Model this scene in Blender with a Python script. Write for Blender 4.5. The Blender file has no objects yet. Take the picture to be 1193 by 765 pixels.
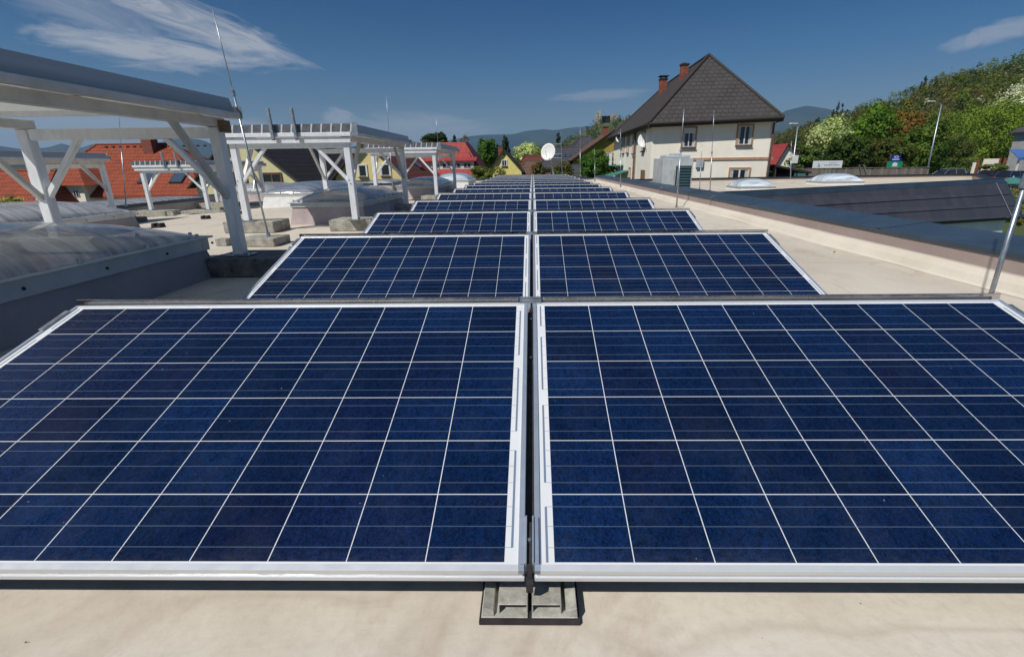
import bpy, bmesh, math, random
import numpy as np
from mathutils import Vector, Matrix
R = math.radians
sc = bpy.context.scene
# ------------------------------------------------------------------ camera
FPX = 562.84
PW = 1193.0
B_RIGHT = Vector((0.99982051, 0.01515634, -0.01136808))
B_DOWN = Vector((-0.00591528, -0.32030869, -0.94729476))
B_FWD = Vector((-0.01799881, 0.94719197, -0.32016154))
CAM = Vector((0.0113, -1.6759, 0.875))
cd = bpy.data.cameras.new('camera')
cd.sensor_width = 36.0
cd.lens = 36.0 * FPX / PW
cd.shift_x = -15.227 / PW
cd.clip_start = 0.02
cd.clip_end = 60000
co = bpy.data.objects.new('camera', cd)
sc.collection.objects.link(co)
co.matrix_world = Matrix(((B_RIGHT.x, -B_DOWN.x, -B_FWD.x, CAM.x), (B_RIGHT.y, -B_DOWN.y, -B_FWD.y, CAM.y), (B_RIGHT.z, -B_DOWN.z, -B_FWD.z, CAM.z), (0, 0, 0, 1)))
sc.camera = co


def ray(x, y):
    return B_RIGHT * ((x - 611.727) / FPX) + B_DOWN * ((y - 382.5) / FPX) + B_FWD


def at(x, y, Y):
    """world point seen at photo position (x, y) on the plane world-y = Y"""
    v = ray(x, y)
    return CAM + v * ((Y - CAM.y) / v.y)


# ------------------------------------------------------------------ light
SUN_AZ, SUN_EL = R(222), R(49)      # azimuth clockwise from +Y : behind the camera, to the left
sdir = Vector((math.sin(SUN_AZ) * math.cos(SUN_EL), math.cos(SUN_AZ) * math.cos(SUN_EL), math.sin(SUN_EL)))
sl = bpy.data.lights.new('sun', 'SUN')
sl.energy = 4.3
sl.angle = R(0.5)
sl.color = (1.0, 0.955, 0.88)
so = bpy.data.objects.new('sun', sl)
sc.collection.objects.link(so)
so.rotation_euler = sdir.to_track_quat('Z', 'Y').to_euler()
so.location = (-20, -20, 40)
sc.view_settings.view_transform = 'Standard'
sc.view_settings.look = 'None'
sc.view_settings.exposure = 0.0
sc.view_settings.gamma = 1.0


# ------------------------------------------------------------------ node helper
class NT:
    def __init__(s, tree):
        s.t = tree

    def n(s, kind, **kw):
        nd = s.t.nodes.new('ShaderNode' + kind)
        ins = kw.pop('ins', {})
        for k, v in kw.items():
            setattr(nd, k, v)
        for k, v in ins.items():
            s.put(nd.inputs[k], v)
        return nd

    def put(s, sock, v):
        if isinstance(v, bpy.types.NodeSocket):
            s.t.links.new(v, sock)
        else:
            if isinstance(v, (tuple, list)) and len(v) == 3 and sock.type == 'RGBA':
                v = (*v, 1)
            sock.default_value = v

    def m(s, op, a, b=0.0, c=0.0, clamp=False):
        nd = s.n('Math', operation=op, use_clamp=clamp)
        s.put(nd.inputs[0], a)
        s.put(nd.inputs[1], b)
        s.put(nd.inputs[2], c)
        return nd.outputs[0]

    def mix(s, f, a, b, blend='MIX'):
        nd = s.n('Mix', data_type='RGBA', blend_type=blend)
        s.put(nd.inputs[0], f)
        s.put(nd.inputs[6], a)
        s.put(nd.inputs[7], b)
        return nd.outputs[2]

    def noise(s, vec, scale, detail=4, rough=.55, dist=0.0, color=False):
        nd = s.n('TexNoise', ins={'Scale': scale, 'Detail': detail, 'Roughness': rough, 'Distortion': dist})
        if vec is not None:
            s.put(nd.inputs['Vector'], vec)
        return nd.outputs[1 if color else 0]

    def ramp(s, f, stops):
        nd = s.n('ValToRGB')
        s.put(nd.inputs[0], f)
        cr = nd.color_ramp
        while len(cr.elements) < len(stops):
            cr.elements.new(0.5)
        for e, (p, c) in zip(cr.elements, stops):
            e.position = p
            e.color = (*c, 1) if len(c) == 3 else c
        return nd.outputs[0]

    def rng(s, v, a, b, c=0.0, d=1.0):
        nd = s.n('MapRange', ins={0: v, 1: a, 2: b, 3: c, 4: d})
        return nd.outputs[0]

    def obj(s):
        return s.n('TexCoord').outputs['Object']

    def sep(s, v):
        nd = s.n('SeparateXYZ', ins={0: v})
        return nd.outputs

    def comb(s, x, y, z):
        return s.n('CombineXYZ', ins={0: x, 1: y, 2: z}).outputs[0]

    def mapping(s, v, scale=(1, 1, 1), loc=(0, 0, 0), rot=(0, 0, 0)):
        return s.n('Mapping', ins={0: v, 1: loc, 2: rot, 3: scale}).outputs[0]

    def bump(s, h, strength=.3, dist=.01):
        return s.n('Bump', ins={'Height': h, 'Strength': strength, 'Distance': dist}).outputs[0]


def mat(name):
    m = bpy.data.materials.new(name)
    m.use_nodes = True
    b = m.node_tree.nodes['Principled BSDF']
    return m, NT(m.node_tree), b


def rgb(r, g, b):
    """sRGB 0-255 -> linear"""
    f = lambda c: (c / 255 / 12.92) if c / 255 <= .04045 else ((c / 255 + .055) / 1.055) ** 2.4
    return (f(r), f(g), f(b))


# ------------------------------------------------------------------ sky
w = bpy.data.worlds.new('World')
sc.world = w
w.use_nodes = True
wn = NT(w.node_tree)
w.node_tree.nodes.clear()
sky = wn.n('TexSky', sky_type='NISHITA', sun_disc=False)
sky.sun_elevation = SUN_EL
sky.sun_rotation = SUN_AZ
sky.altitude = 600
sky.air_density = 1.0
sky.dust_density = 0.25
sky.ozone_density = 3.0
vec = wn.n('TexCoord').outputs['Generated']


def cloud(px, py, wx, wy, rot, scale, thr, amp, seed):
    c = ray(px, py).normalized()
    ex = Vector((c.y, -c.x, 0)).normalized()
    ey = c.cross(ex) * -1
    if ey.z < 0:
        ey = -ey
    ca, sa = math.cos(rot), math.sin(rot)
    e1 = ex * ca + ey * sa
    e2 = ey * ca - ex * sa
    d1 = wn.n('VectorMath', operation='DOT_PRODUCT', ins={0: vec, 1: tuple(e1)}).outputs['Value']
    d2 = wn.n('VectorMath', operation='DOT_PRODUCT', ins={0: vec, 1: tuple(e2)}).outputs['Value']
    dc = wn.n('VectorMath', operation='DOT_PRODUCT', ins={0: vec, 1: tuple(c)}).outputs['Value']
    a = wn.m('DIVIDE', d1, wx)
    b = wn.m('DIVIDE', d2, wy)
    r2 = wn.m('ADD', wn.m('MULTIPLY', a, a), wn.m('MULTIPLY', b, b))
    g = wn.rng(r2, 0.0, 1.0, 1.0, 0.0)
    g = wn.m('MULTIPLY', g, wn.m('GREATER_THAN', dc, 0.0))
    vv = wn.comb(wn.m('MULTIPLY', d1, 1 / wx), wn.m('MULTIPLY', d2, .8 / wy), seed)
    nz = wn.noise(vv, scale, 10, .66, .9)
    f = wn.m('MULTIPLY_ADD', g, .55, nz)
    f = wn.rng(f, thr, thr + .27, 0, amp)
    return wn.m('MULTIPLY', f, wn.m('POWER', g, .35))


cl = [cloud(238, 30, .21, .046, R(-15), 1.9, .78, .90, 1.3),
      cloud(185, 58, .24, .040, R(-2), 2.0, .77, .90, 5.1),
      cloud(120, 20, .22, .05, R(-20), 1.5, .80, .45, 4.1),
      cloud(395, 139, .045, .026, 0, 1.4, .72, .6, 7.0),
      cloud(60, 158, .50, .055, 0, 2.4, .66, .6, 9.0),
      cloud(480, 152, .20, .04, 0, 2.2, .66, .5, 11.0),
      cloud(700, 111, .12, .014, R(2), 2.0, .70, .35, 15.0),
      cloud(1165, 38, .08, .020, R(8), 1.3, .70, .55, 21.0)]
cov = cl[0]
for c_ in cl[1:]:
    cov = wn.m('MAXIMUM', cov, c_)
elev = wn.sep(vec)[2]
pol = wn.ramp(elev, [(0.0, (.60, .66, .70)), (.09, (.50, .58, .66)), (.17, (.25, .52, .72)), (.30, (.05, .36, .64)), (.48, (.20, .50, .76)), (.70, (.62, .86, 1.0))])
skyc = wn.mix(1.0, sky.outputs[0], pol, 'MULTIPLY')
skyc = wn.mix(cov, skyc, (6.6, 6.9, 7.5))
bg = wn.n('Background', ins={0: skyc, 1: 0.068})
wo = wn.n('OutputWorld')
w.node_tree.links.new(bg.outputs[0], wo.inputs[0])

# ------------------------------------------------------------------ materials
M = {}


def simple(name, col, rough=.6, metal=0.0, var=.12, scale=6.0, bump=0.0, spec=.5, dark=None, coat=0.0, stretch=(1, 1, 1)):
    m, n, b = mat(name)
    v = n.mapping(n.obj(), stretch)
    nz = n.noise(v, scale, 5, .6)
    f = n.rng(nz, .3, .7)
    d = dark if dark else tuple(c * (1 - 2 * var) for c in col)
    l = tuple(min(1, c * (1 + var)) for c in col)
    c = n.mix(f, d, l)
    n.put(b.inputs['Base Color'], c)
    fine = n.noise(v, scale * 9, 3, .6)
    n.put(b.inputs['Roughness'], n.rng(fine, .3, .7, max(0.02, rough - .08), min(1, rough + .1)))
    b.inputs['Metallic'].default_value = metal
    b.inputs['Specular IOR Level'].default_value = spec
    b.inputs['Coat Weight'].default_value = coat
    if bump:
        n.put(b.inputs['Normal'], n.bump(fine, bump, .004))
    M[name] = m
    return m


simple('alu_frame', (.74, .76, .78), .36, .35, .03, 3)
simple('alu_side', (.40, .46, .54), .38, .45, .05, 4)  # same aluminium as the frame, its bluish sky-reflecting shade put into the colour
simple('galvanised', (.42, .46, .50), .38, .8, .2, 25)
simple('steel_mirror', (.60, .59, .58), .13, 1.0, .1, 4)
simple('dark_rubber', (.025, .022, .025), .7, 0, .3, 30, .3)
simple('dark_metal', (.03, .035, .045), .45, .3, .2, 20)
simple('rack_white', (.80, .82, .84), .38, .18, .06, 5, .1, stretch=(3, 3, 1))
simple('rack_grey', (.66, .64, .61), .5, .1, .10, 5, .1)
simple('louvre_end', (.20, .21, .23), .35, .5, .2, 20)
simple('louvre_white', (.62, .63, .63), .45, .0, .12, 8)
simple('fin_metal', (.50, .49, .48), .42, .35, .14, 2.0, stretch=(1, .10, 6))
simple('wood_board', (.23, .14, .08), .75, 0, .3, 20, .3, stretch=(1, .1, 1))
simple('concrete', (.36, .345, .30), .92, 0, .25, 14, .6, dark=(.19, .18, .15))
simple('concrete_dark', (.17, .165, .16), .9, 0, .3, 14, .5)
simple('coping', (.050, .078, .110), .42, .2, .12, 2.0, .05)
simple('coping_edge', (.018, .024, .034), .5, .2, .1, 5)
simple('curb_pink', (.44, .39, .38), .75, 0, .18, 3, .3, dark=(.34, .27, .27))
simple('curb_grey', (.36, .32, .33), .7, 0, .10, 2.5, .15)
simple('rim_grey', (.50, .54, .56), .42, .15, .07, 5, .05)
simple('white_paint', (.72, .72, .70), .5, 0, .06, 8)
simple('brick_red', (.25, .075, .05), .85, 0, .3, 8, .4)
simple('orange_trim', (.45, .27, .15), .75, 0, .12, 6)
simple('yellow_wall', (.76, .62, .28), .85, 0, .06, 2, .2)
simple('yellow_bright', (.80, .70, .24), .85, 0, .05, 2, .2)
simple('cream_wall', (.70, .63, .36), .85, 0, .06, 2, .2)
simple('ochre_wall', (.42, .29, .05), .85, 0, .1, 2, .2)
simple('grey_wall', (.40, .40, .38), .85, 0, .1, 2, .2)
simple('wing_wall', (.78, .79, .78), .8, 0, .06, 1.5, .1)
simple('dark_eave', (.035, .026, .022), .7, 0, .2, 10)
simple('hvac_grey', (.56, .59, .59), .45, .3, .10, 5)
simple('hvac_louvre', (.035, .085, .095), .45, .3, .10, 5)
simple('castle_stone', (.42, .37, .28), .95, 0, .25, .12)
simple('castle_roof', (.30, .28, .26), .9, 0, .2, .2)
simple('awning_blue', (.06, .15, .38), .7, 0, .08, 3)
simple('awning_green', (.05, .20, .17), .7, 0, .08, 3)
simple('car_blue', (.10, .16, .30), .25, .5, .05, 4, coat=1)
simple('car_navy', (.05, .09, .20), .25, .5, .05, 4, coat=1)
simple('car_silver', (.36, .43, .52), .25, .6, .05, 4, coat=1)
simple('car_maroon', (.10, .03, .04), .25, .5, .05, 4, coat=1)
simple('tyre', (.015, .015, .016), .85, 0, .2, 20)
simple('sign_blue', (.015, .03, .28), .4, 0, .05, 4)
simple('sign_green', (.01, .26, .13), .4, 0, .05, 4)
simple('sign_white', (.75, .77, .78), .5, 0, .04, 2)
simple('sign_text', (.22, .32, .40), .5, 0, .05, 4)
simple('trunk', (.075, .055, .04), .95, 0, .3, 6, .5)
simple('debris', (.25, .12, .03), .9, 0, .3, 60)


def glass_dark(name, col, rough=.08):
    m, n, b = mat(name)
    n.put(b.inputs['Base Color'], col)
    b.inputs['Roughness'].default_value = rough
    b.inputs['Specular IOR Level'].default_value = .6
    M[name] = m


glass_dark('window_glass', (.02, .026, .032))
glass_dark('roof_window', (.05, .08, .12), .1)
glass_dark('car_glass', (.015, .02, .03), .06)
simple('curtain', (.50, .55, .56), .9, 0, .2, 12, stretch=(6, 1, .3))


def mat_roof():
    m, n, b = mat('roof_membrane')
    v = n.obj()
    big = n.noise(v, .45, 6, .6, .3)
    mid = n.noise(v, 2.3, 6, .62, .4)
    fin = n.noise(v, 38, 4, .6)
    base = n.mix(n.rng(big, .32, .68), rgb(196, 186, 170), rgb(214, 206, 192))
    base = n.mix(n.m('MULTIPLY', n.rng(mid, .5, .78), .45), base, rgb(182, 169, 151))
    stn = n.noise(n.mapping(v, (1.6, .8, 1), (3, 7, 0)), 1.2, 7, .7, 1.2)
    base = n.mix(n.m('MULTIPLY', n.rng(stn, .54, .74), .60), base, rgb(166, 146, 126))
    base = n.mix(n.m('MULTIPLY', n.rng(fin, .45, .75), .18), base, rgb(150, 138, 118))
    # small dark grit specks
    vo = n.n('TexVoronoi', feature='F1', ins={'Vector': v, 'Scale': 17.0, 'Randomness': 1.0})
    keep = n.m('GREATER_THAN', n.sep(vo.outputs['Color'])[0], .62)
    sz = n.m('MULTIPLY', n.sep(vo.outputs['Color'])[1], .042)
    sp = n.m('MULTIPLY', n.m('LESS_THAN', vo.outputs['Distance'], sz), keep)
    base = n.mix(n.m('MULTIPLY', sp, .7), base, (.08, .06, .045))
    # welded overlap seams of the sheets, every 1.55 m, running across and along
    xyz = n.sep(v)
    wob = n.m('MULTIPLY', n.noise(v, .8, 2), .05)
    ly = n.m('PINGPONG', n.m('ADD', n.m('ADD', xyz[1], wob), .35), .775)
    seam = n.m('LESS_THAN', ly, .004)
    base = n.mix(n.m('MULTIPLY', seam, .55), base, rgb(120, 105, 90))
    # dried puddle rims
    pd_ = n.noise(n.mapping(v, (1, 1, 1), (11, 3, 0)), .9, 3, .5, .3)
    rim = n.m('MULTIPLY', n.rng(n.m('ABSOLUTE', n.m('SUBTRACT', pd_, .56)), .012, .0), .22)
    base = n.mix(rim, base, rgb(150, 132, 112))
    sh = n.m('LESS_THAN', n.m('PINGPONG', n.m('ADD', xyz[0], n.m('ADD', wob, 1.02)), 5.0), .003)
    base = n.mix(n.m('MULTIPLY', sh, .0), base, rgb(130, 114, 98))
    n.put(b.inputs['Base Color'], base)
    b.inputs['Roughness'].default_value = .85
    b.inputs['Specular IOR Level'].default_value = .12
    wr = n.noise(n.mapping(v, (.7, 2.4, 1), (5, 2, 0), (0, 0, .5)), 1.6, 5, .6, 1.5)
    lap = n.m('LESS_THAN', ly, .03)
    h = n.m('ADD', n.m('ADD', n.m('MULTIPLY', big, 2.2), n.m('ADD', n.m('MULTIPLY', wr, .30), n.m('MULTIPLY', lap, .18))), n.m('ADD', n.m('MULTIPLY', mid, .5), n.m('MULTIPLY', fin, .06)))
    n.put(b.inputs['Normal'], n.bump(h, .5, .02))
    M['roof_membrane'] = m


mat_roof()


def mat_cant():
    m, n, b = mat('parapet_membrane')
    v = n.obj()
    z = n.sep(v)[2]
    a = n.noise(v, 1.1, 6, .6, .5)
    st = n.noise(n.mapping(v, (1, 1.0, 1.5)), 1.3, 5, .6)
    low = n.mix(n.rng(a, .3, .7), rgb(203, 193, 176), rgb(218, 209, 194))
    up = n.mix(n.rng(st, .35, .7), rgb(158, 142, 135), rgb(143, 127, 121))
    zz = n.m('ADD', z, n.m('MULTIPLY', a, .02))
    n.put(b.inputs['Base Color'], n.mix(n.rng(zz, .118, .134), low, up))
    b.inputs['Roughness'].default_value = .7
    n.put(b.inputs['Normal'], n.bump(n.noise(v, 4, 4), .35, .03))
    M['parapet_membrane'] = m


mat_cant()

CELL = .159


def mat_cells():
    m, n, b = mat('solar_cells')
    uv = n.obj()
    x, y, z = n.sep(uv)
    # panel local x from -.834 to .834 ; cells -.795..+.795 ; y from .018 to .972
    cx = n.m('DIVIDE', n.m('ADD', x, .795), CELL)
    cy = n.m('DIVIDE', n.m('SUBTRACT', y, .018), CELL)
    fx = n.m('FRACT', cx)
    fy = n.m('FRACT', cy)
    ex = n.m('MINIMUM', fx, n.m('SUBTRACT', 1.0, fx))
    ey = n.m('MINIMUM', fy, n.m('SUBTRACT', 1.0, fy))
    incell = n.m('MULTIPLY', n.m('GREATER_THAN', ex, .0062), n.m('GREATER_THAN', ey, .0066))
    inx = n.m('MULTIPLY', n.m('GREATER_THAN', x, -.795), n.m('LESS_THAN', x, .795))
    iny = n.m('MULTIPLY', n.m('GREATER_THAN', y, .0185), n.m('LESS_THAN', y, .9715))
    incell = n.m('MULTIPLY', incell, n.m('MULTIPLY', inx, iny))
    rnd = n.n('ObjectInfo').outputs['Random']
    cid = n.comb(n.m('FLOOR', cx), n.m('FLOOR', cy), n.m('MULTIPLY', rnd, 77.0))
    wn_ = n.n('TexWhiteNoise', noise_dimensions='3D', ins={'Vector': cid})
    wv = wn_.outputs['Value']
    wc = n.sep(wn_.outputs['Color'])
    # crystal flakes
    vo = n.n('TexVoronoi', feature='F1', ins={'Vector': n.mapping(uv, (1, .55, 1)), 'Scale': 130.0})
    fl = n.sep(vo.outputs['Color'])[0]
    vo2 = n.n('TexVoronoi', feature='F1', ins={'Vector': uv, 'Scale': 420.0})
    fl2 = n.sep(vo2.outputs['Color'])[1]
    colA = n.mix(wv, (.0036, .0120, .042), (.0046, .0190, .070))
    colA = n.mix(n.m('MULTIPLY', n.m('GREATER_THAN', wc[2], .78), .35), colA, (.0070, .0085, .036))
    grad = n.noise(n.mapping(uv, (1, 1, 1)), 3.0, 2)
    colB = n.mix(n.rng(grad, .3, .7), n.mix(1.0, colA, (.82, .80, .85), 'MULTIPLY'), n.mix(1.0, colA, (1.12, 1.18, 1.18), 'MULTIPLY'))
    k = n.m('ADD', .30, n.m('ADD', n.m('MULTIPLY', fl, .36), n.m('MULTIPLY', fl2, .85)))
    kc = n.comb(k, k, k)
    colB = n.mix(1.0, colB, kc, 'MULTIPLY')
    # three bus bars per cell, along x, running on into the white margin up to the ribbon
    bb = None
    for p in (.2, .5, .8):
        d = n.m('LESS_THAN', n.m('ABSOLUTE', n.m('SUBTRACT', fy, p)), .0044)
        bb = d if bb is None else n.m('MAXIMUM', bb, d)
    inb = n.m('MULTIPLY', n.m('LESS_THAN', n.m('ABSOLUTE', x), .8085), iny)
    bb = n.m('MULTIPLY', bb, inb)
    white = n.mix(n.rng(n.noise(uv, 5, 4), .3, .7), (.66, .68, .70), (.74, .75, .76))
    col = n.mix(incell, white, colB)
    col = n.mix(n.m('MULTIPLY', bb, n.mix(incell, (.75,) * 3, (.62,) * 3)), col, (.15, .20, .28))
    # cross ribbons in the side margins (two rows of cells each)
    ax = n.m('ABSOLUTE', x)
    rib = n.m('LESS_THAN', n.m('ABSOLUTE', n.m('SUBTRACT', ax, .8085)), .0026)
    seg = n.m('PINGPONG', n.m('SUBTRACT', y, .018), CELL)
    neg = n.m('LESS_THAN', x, 0.0)
    # left margin: cells joined 2-3, 4-5 ; right margin 1-2, 3-4, 5-6
    sx = n.m('ADD', n.m('DIVIDE', n.m('SUBTRACT', y, .018), CELL * 2), n.m('MULTIPLY', neg, .5))
    fs = n.m('FRACT', sx)
    on = n.m('MULTIPLY', n.m('GREATER_THAN', fs, .1), n.m('LESS_THAN', fs, .9))
    rib = n.m('MULTIPLY', n.m('MULTIPLY', rib, on), iny)
    col = n.mix(rib, col, (.17, .22, .30))
    # dust : tiny pale dots and a veil, stronger at the lower edge
    vd = n.n('TexVoronoi', feature='F1', ins={'Vector': n.n('VectorMath', operation='ADD', ins={0: uv, 1: n.comb(n.m('MULTIPLY', rnd, 31.0), 0.0, 0.0)}).outputs[0], 'Scale': 24.0})
    ds = n.sep(vd.outputs['Color'])
    dot = n.m('MULTIPLY', n.m('LESS_THAN', vd.outputs['Distance'], n.m('MULTIPLY', ds[1], .055)), n.m('GREATER_THAN', ds[0], .60))
    col = n.mix(n.m('MULTIPLY', dot, .45), col, (.35, .36, .36))
    veil = n.noise(n.mapping(uv, (1.5, 1.2, 1)), 4, 6, .7)
    vf = n.m('MULTIPLY', n.rng(veil, .45, .8), n.rng(y, .95, .0, .006, .03))
    col = n.mix(vf, col, (.40, .40, .38))
    edge = n.m('MULTIPLY', n.rng(y, .05, .012), n.rng(n.noise(n.mapping(uv, (6, 20, 1)), 6, 5), .4, .7, .05, .5))
    col = n.mix(n.m('MULTIPLY', edge, .14), col, (.30, .28, .24))
    n.put(b.inputs['Base Color'], col)
    n.put(b.inputs['Roughness'], n.rng(veil, .3, .7, .22, .34))
    b.inputs['Specular IOR Level'].default_value = .15
    M['solar_cells'] = m


mat_cells()


def mat_shingle(name, c1, c2, cm, bw, bh, plane='xz', rough=.85, mortar=.03, spec=.3):
    m, n, b = mat(name)
    v = n.obj()
    x, y, z = n.sep(v)
    if plane == 'xz':
        u = n.comb(n.m('ADD', x, 0.0), n.m('MULTIPLY', z, 1.0), 0.0)
    elif plane == 'yz':
        u = n.comb(y, z, 0.0)
    else:
        u = n.comb(x, y, 0.0)
    br = n.n('TexBrick', ins={'Vector': u, 'Color1': (*c1, 1), 'Color2': (*c2, 1), 'Mortar': (*cm, 1), 'Scale': 1.0, 'Mortar Size': mortar, 'Brick Width': bw, 'Row Height': bh, 'Bias': 0.0})
    nz = n.noise(v, 1.3, 6, .6)
    nf = n.noise(v, 9, 4, .6)
    c = n.mix(n.m('MULTIPLY', n.rng(nz, .35, .75), .35), br.outputs[0], tuple(k * 1.45 for k in c1))
    c = n.mix(n.m('MULTIPLY', n.rng(nf, .5, .8), .3), c, cm)
    n.put(b.inputs['Base Color'], c)
    b.inputs['Roughness'].default_value = rough
    b.inputs['Specular IOR Level'].default_value = spec
    saw = n.m('FRACT', n.m('DIVIDE', z, bh))
    hh = n.m('ADD', n.m('MULTIPLY', br.outputs['Fac'], -.6), n.m('MULTIPLY', saw, -1.0))
    n.put(b.inputs['Normal'], n.bump(hh, .55, .05))
    M[name] = m


mat_shingle('slate_front', (.066, .061, .059), (.054, .050, .049), (.032, .030, .029), .30, .21, 'xz', mortar=.022)
mat_shingle('slate_side', (.060, .050, .046), (.048, .042, .040), (.026, .022, .02), .30, .21, 'yz', mortar=.018)
mat_shingle('red_tiles', (.30, .068, .030), (.23, .052, .026), (.12, .03, .018), .25, .24, 'xz', mortar=.02)
mat_shingle('red_sheet', (.34, .055, .048), (.31, .048, .042), (.24, .036, .032), .5, 2.5, 'xz', mortar=.02, rough=.6)
mat_shingle('dark_tiles', (.030, .030, .034), (.022, .022, .026), (.008, .008, .01), .3, .28, 'yz', mortar=.02)
mat_shingle('redbrown_tiles', (.16, .045, .03), (.12, .035, .025), (.05, .015, .012), .3, .30, 'yz', mortar=.02)
mat_shingle('brown_tiles', (.15, .085, .06), (.12, .07, .05), (.05, .03, .02), .3, .3, 'xz', mortar=.02)
mat_shingle('grey_tiles', (.07, .07, .08), (.055, .055, .065), (.03, .03, .035), .3, .3, 'xz', mortar=.02)


def mat_slate_band():
    m, n, b = mat('slate_band')
    v = n.obj()
    x, y, z = n.sep(v)
    col = n.m('FLOOR', n.m('DIVIDE', x, .32))
    rw = n.m('FLOOR', n.m('DIVIDE', y, .2))
    r = n.n('TexWhiteNoise', noise_dimensions='2D', ins={'Vector': n.comb(col, rw, 0.0)}).outputs['Value']
    c = n.mix(r, (.040, .042, .056), (.058, .058, .074))
    st = n.noise(n.mapping(v, (14, 1.2, 1)), 1.6, 4)
    c = n.mix(n.m('MULTIPLY', n.rng(st, .35, .75), .4), c, (.075, .072, .085))
    jx = n.m('LESS_THAN', n.m('FRACT', n.m('DIVIDE', x, .32)), .03)
    c = n.mix(n.m('MULTIPLY', jx, .6), c, (.02, .02, .025))
    n.put(b.inputs['Base Color'], c)
    b.inputs['Roughness'].default_value = .6
    M['slate_band'] = m


mat_slate_band()


def mat_plaster():
    m, n, b = mat('white_plaster')
    v = n.obj()
    a = n.noise(v, .8, 6, .65)
    s = n.noise(n.mapping(v, (2.5, 2.5, .35)), 1.5, 6, .65)
    c = n.mix(n.rng(a, .3, .7), rgb(240, 232, 214), rgb(248, 242, 228))
    c = n.mix(n.m('MULTIPLY', n.rng(s, .5, .8), .18), c, rgb(206, 194, 178))
    n.put(b.inputs['Base Color'], c)
    b.inputs['Roughness'].default_value = .9
    n.put(b.inputs['Normal'], n.bump(n.noise(v, 26, 4), .5, .03))
    M['white_plaster'] = m


mat_plaster()


def mat_dome(name, col, trans, rib, rough=.15, alpha=1.0):
    m, n, b = mat(name)
    v = n.obj()
    y = n.sep(v)[1]
    x = n.sep(v)[0]
    nz = n.noise(n.mapping(v, (.6, 5, 1)), 2.2, 6, .6)
    c = n.mix(n.rng(nz, .40, .62), tuple(k * .62 for k in col), tuple(min(1, k * 1.25) for k in col))  # streaky louvre reflections painted in as darker and paler colour
    n.put(b.inputs['Base Color'], c)
    b.inputs['Roughness'].default_value = rough
    b.inputs['Transmission Weight'].default_value = trans
    b.inputs['IOR'].default_value = 1.3
    b.inputs['Specular IOR Level'].default_value = .6
    b.inputs['Alpha'].default_value = alpha
    b.inputs['Coat Weight'].default_value = .8
    b.inputs['Coat Roughness'].default_value = .04
    if rib:
        wv = n.m('SINE', n.m('MULTIPLY', y, 2 * math.pi / rib))
        n.put(b.inputs['Normal'], n.bump(n.m('ADD', n.m('MULTIPLY', wv, .5), n.m('MULTIPLY', nz, 6.0)), .12, .003))
    M[name] = m


mat_dome('dome_smoky', (.66, .65, .64), .0, .03, .07, .66)
mat_dome('dome_clear', (.30, .33, .38), .0, .05, .16, .80)
mat_dome('dome_white', (.60, .68, .74), .0, 0, .25, 1)


def mat_louvre():
    m, n, b = mat('louvre_white')
    n.put(b.inputs['Base Color'], (.78, .79, .79))
    b.inputs['Roughness'].default_value = .4
    tr = n.n('BsdfTranslucent', ins={'Color': (.95, .95, .93, 1)})
    mx = n.n('MixShader', ins={0: .55, 1: b.outputs[0], 2: tr.outputs[0]})
    n.t.links.new(mx.outputs[0], n.t.nodes['Material Output'].inputs['Surface'])
    M['louvre_white'] = m


mat_louvre()


def mat_fence():
    m, n, b = mat('grey_wood')
    v = n.obj()
    x = n.sep(v)[0]
    r = n.n('TexWhiteNoise', noise_dimensions='1D', ins={'W': n.m('FLOOR', n.m('DIVIDE', x, .14))}).outputs['Value']
    st = n.noise(n.mapping(v, (12, 12, .8)), 1.5, 5)
    c = n.mix(r, (.13, .115, .10), (.24, .215, .19))
    c = n.mix(n.m('MULTIPLY', n.rng(st, .4, .75), .5), c, (.075, .065, .055))
    n.put(b.inputs['Base Color'], c)
    b.inputs['Roughness'].default_value = .9
    M['grey_wood'] = m


mat_fence()


def mat_ground():
    m, n, b = mat('grassland')
    v = n.obj()
    a = n.noise(v, .004, 5, .6)
    bb = n.noise(v, .09, 6, .65)
    c = n.mix(n.rng(a, .4, .6), (.045, .075, .018), (.12, .15, .035))
    c = n.mix(n.m('MULTIPLY', n.rng(bb, .4, .7), .5), c, (.06, .06, .03))
    n.put(b.inputs['Base Color'], c)
    b.inputs['Roughness'].default_value = .95
    n.put(b.inputs['Normal'], n.bump(n.noise(v, 2.0, 5), .5, .2))
    M['grassland'] = m


mat_ground()
simple('asphalt', (.055, .055, .058), .9, 0, .2, 3, .4)


def mat_hill(name, ca, cb, cc, s):
    m, n, b = mat(name)
    v = n.obj()
    a = n.noise(v, s, 6, .6, .4)
    f = n.noise(v, s * 14, 5, .7)
    c = n.mix(n.rng(a, .42, .58), ca, cb)
    c = n.mix(n.m('MULTIPLY', n.rng(f, .4, .65), .6), c, cc)
    n.put(b.inputs['Base Color'], c)
    b.inputs['Roughness'].default_value = 1.0
    b.inputs['Specular IOR Level'].default_value = 0.1
    n.put(b.inputs['Normal'], n.bump(f, .7, .6 / s * .02))
    M[name] = m


mat_hill('hill_near', (.07, .085, .02), (.12, .15, .035), (.045, .055, .016), .012)
mat_hill('hill_castle', (.075, .095, .030), (.13, .14, .05), (.045, .055, .020), .010)
mat_hill('hill_mid', (.028, .045, .020), (.085, .10, .045), (.018, .03, .014), .0022)
mat_hill('hill_far', (.016, .034, .030), (.05, .07, .04), (.008, .018, .018), .0016)


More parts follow.
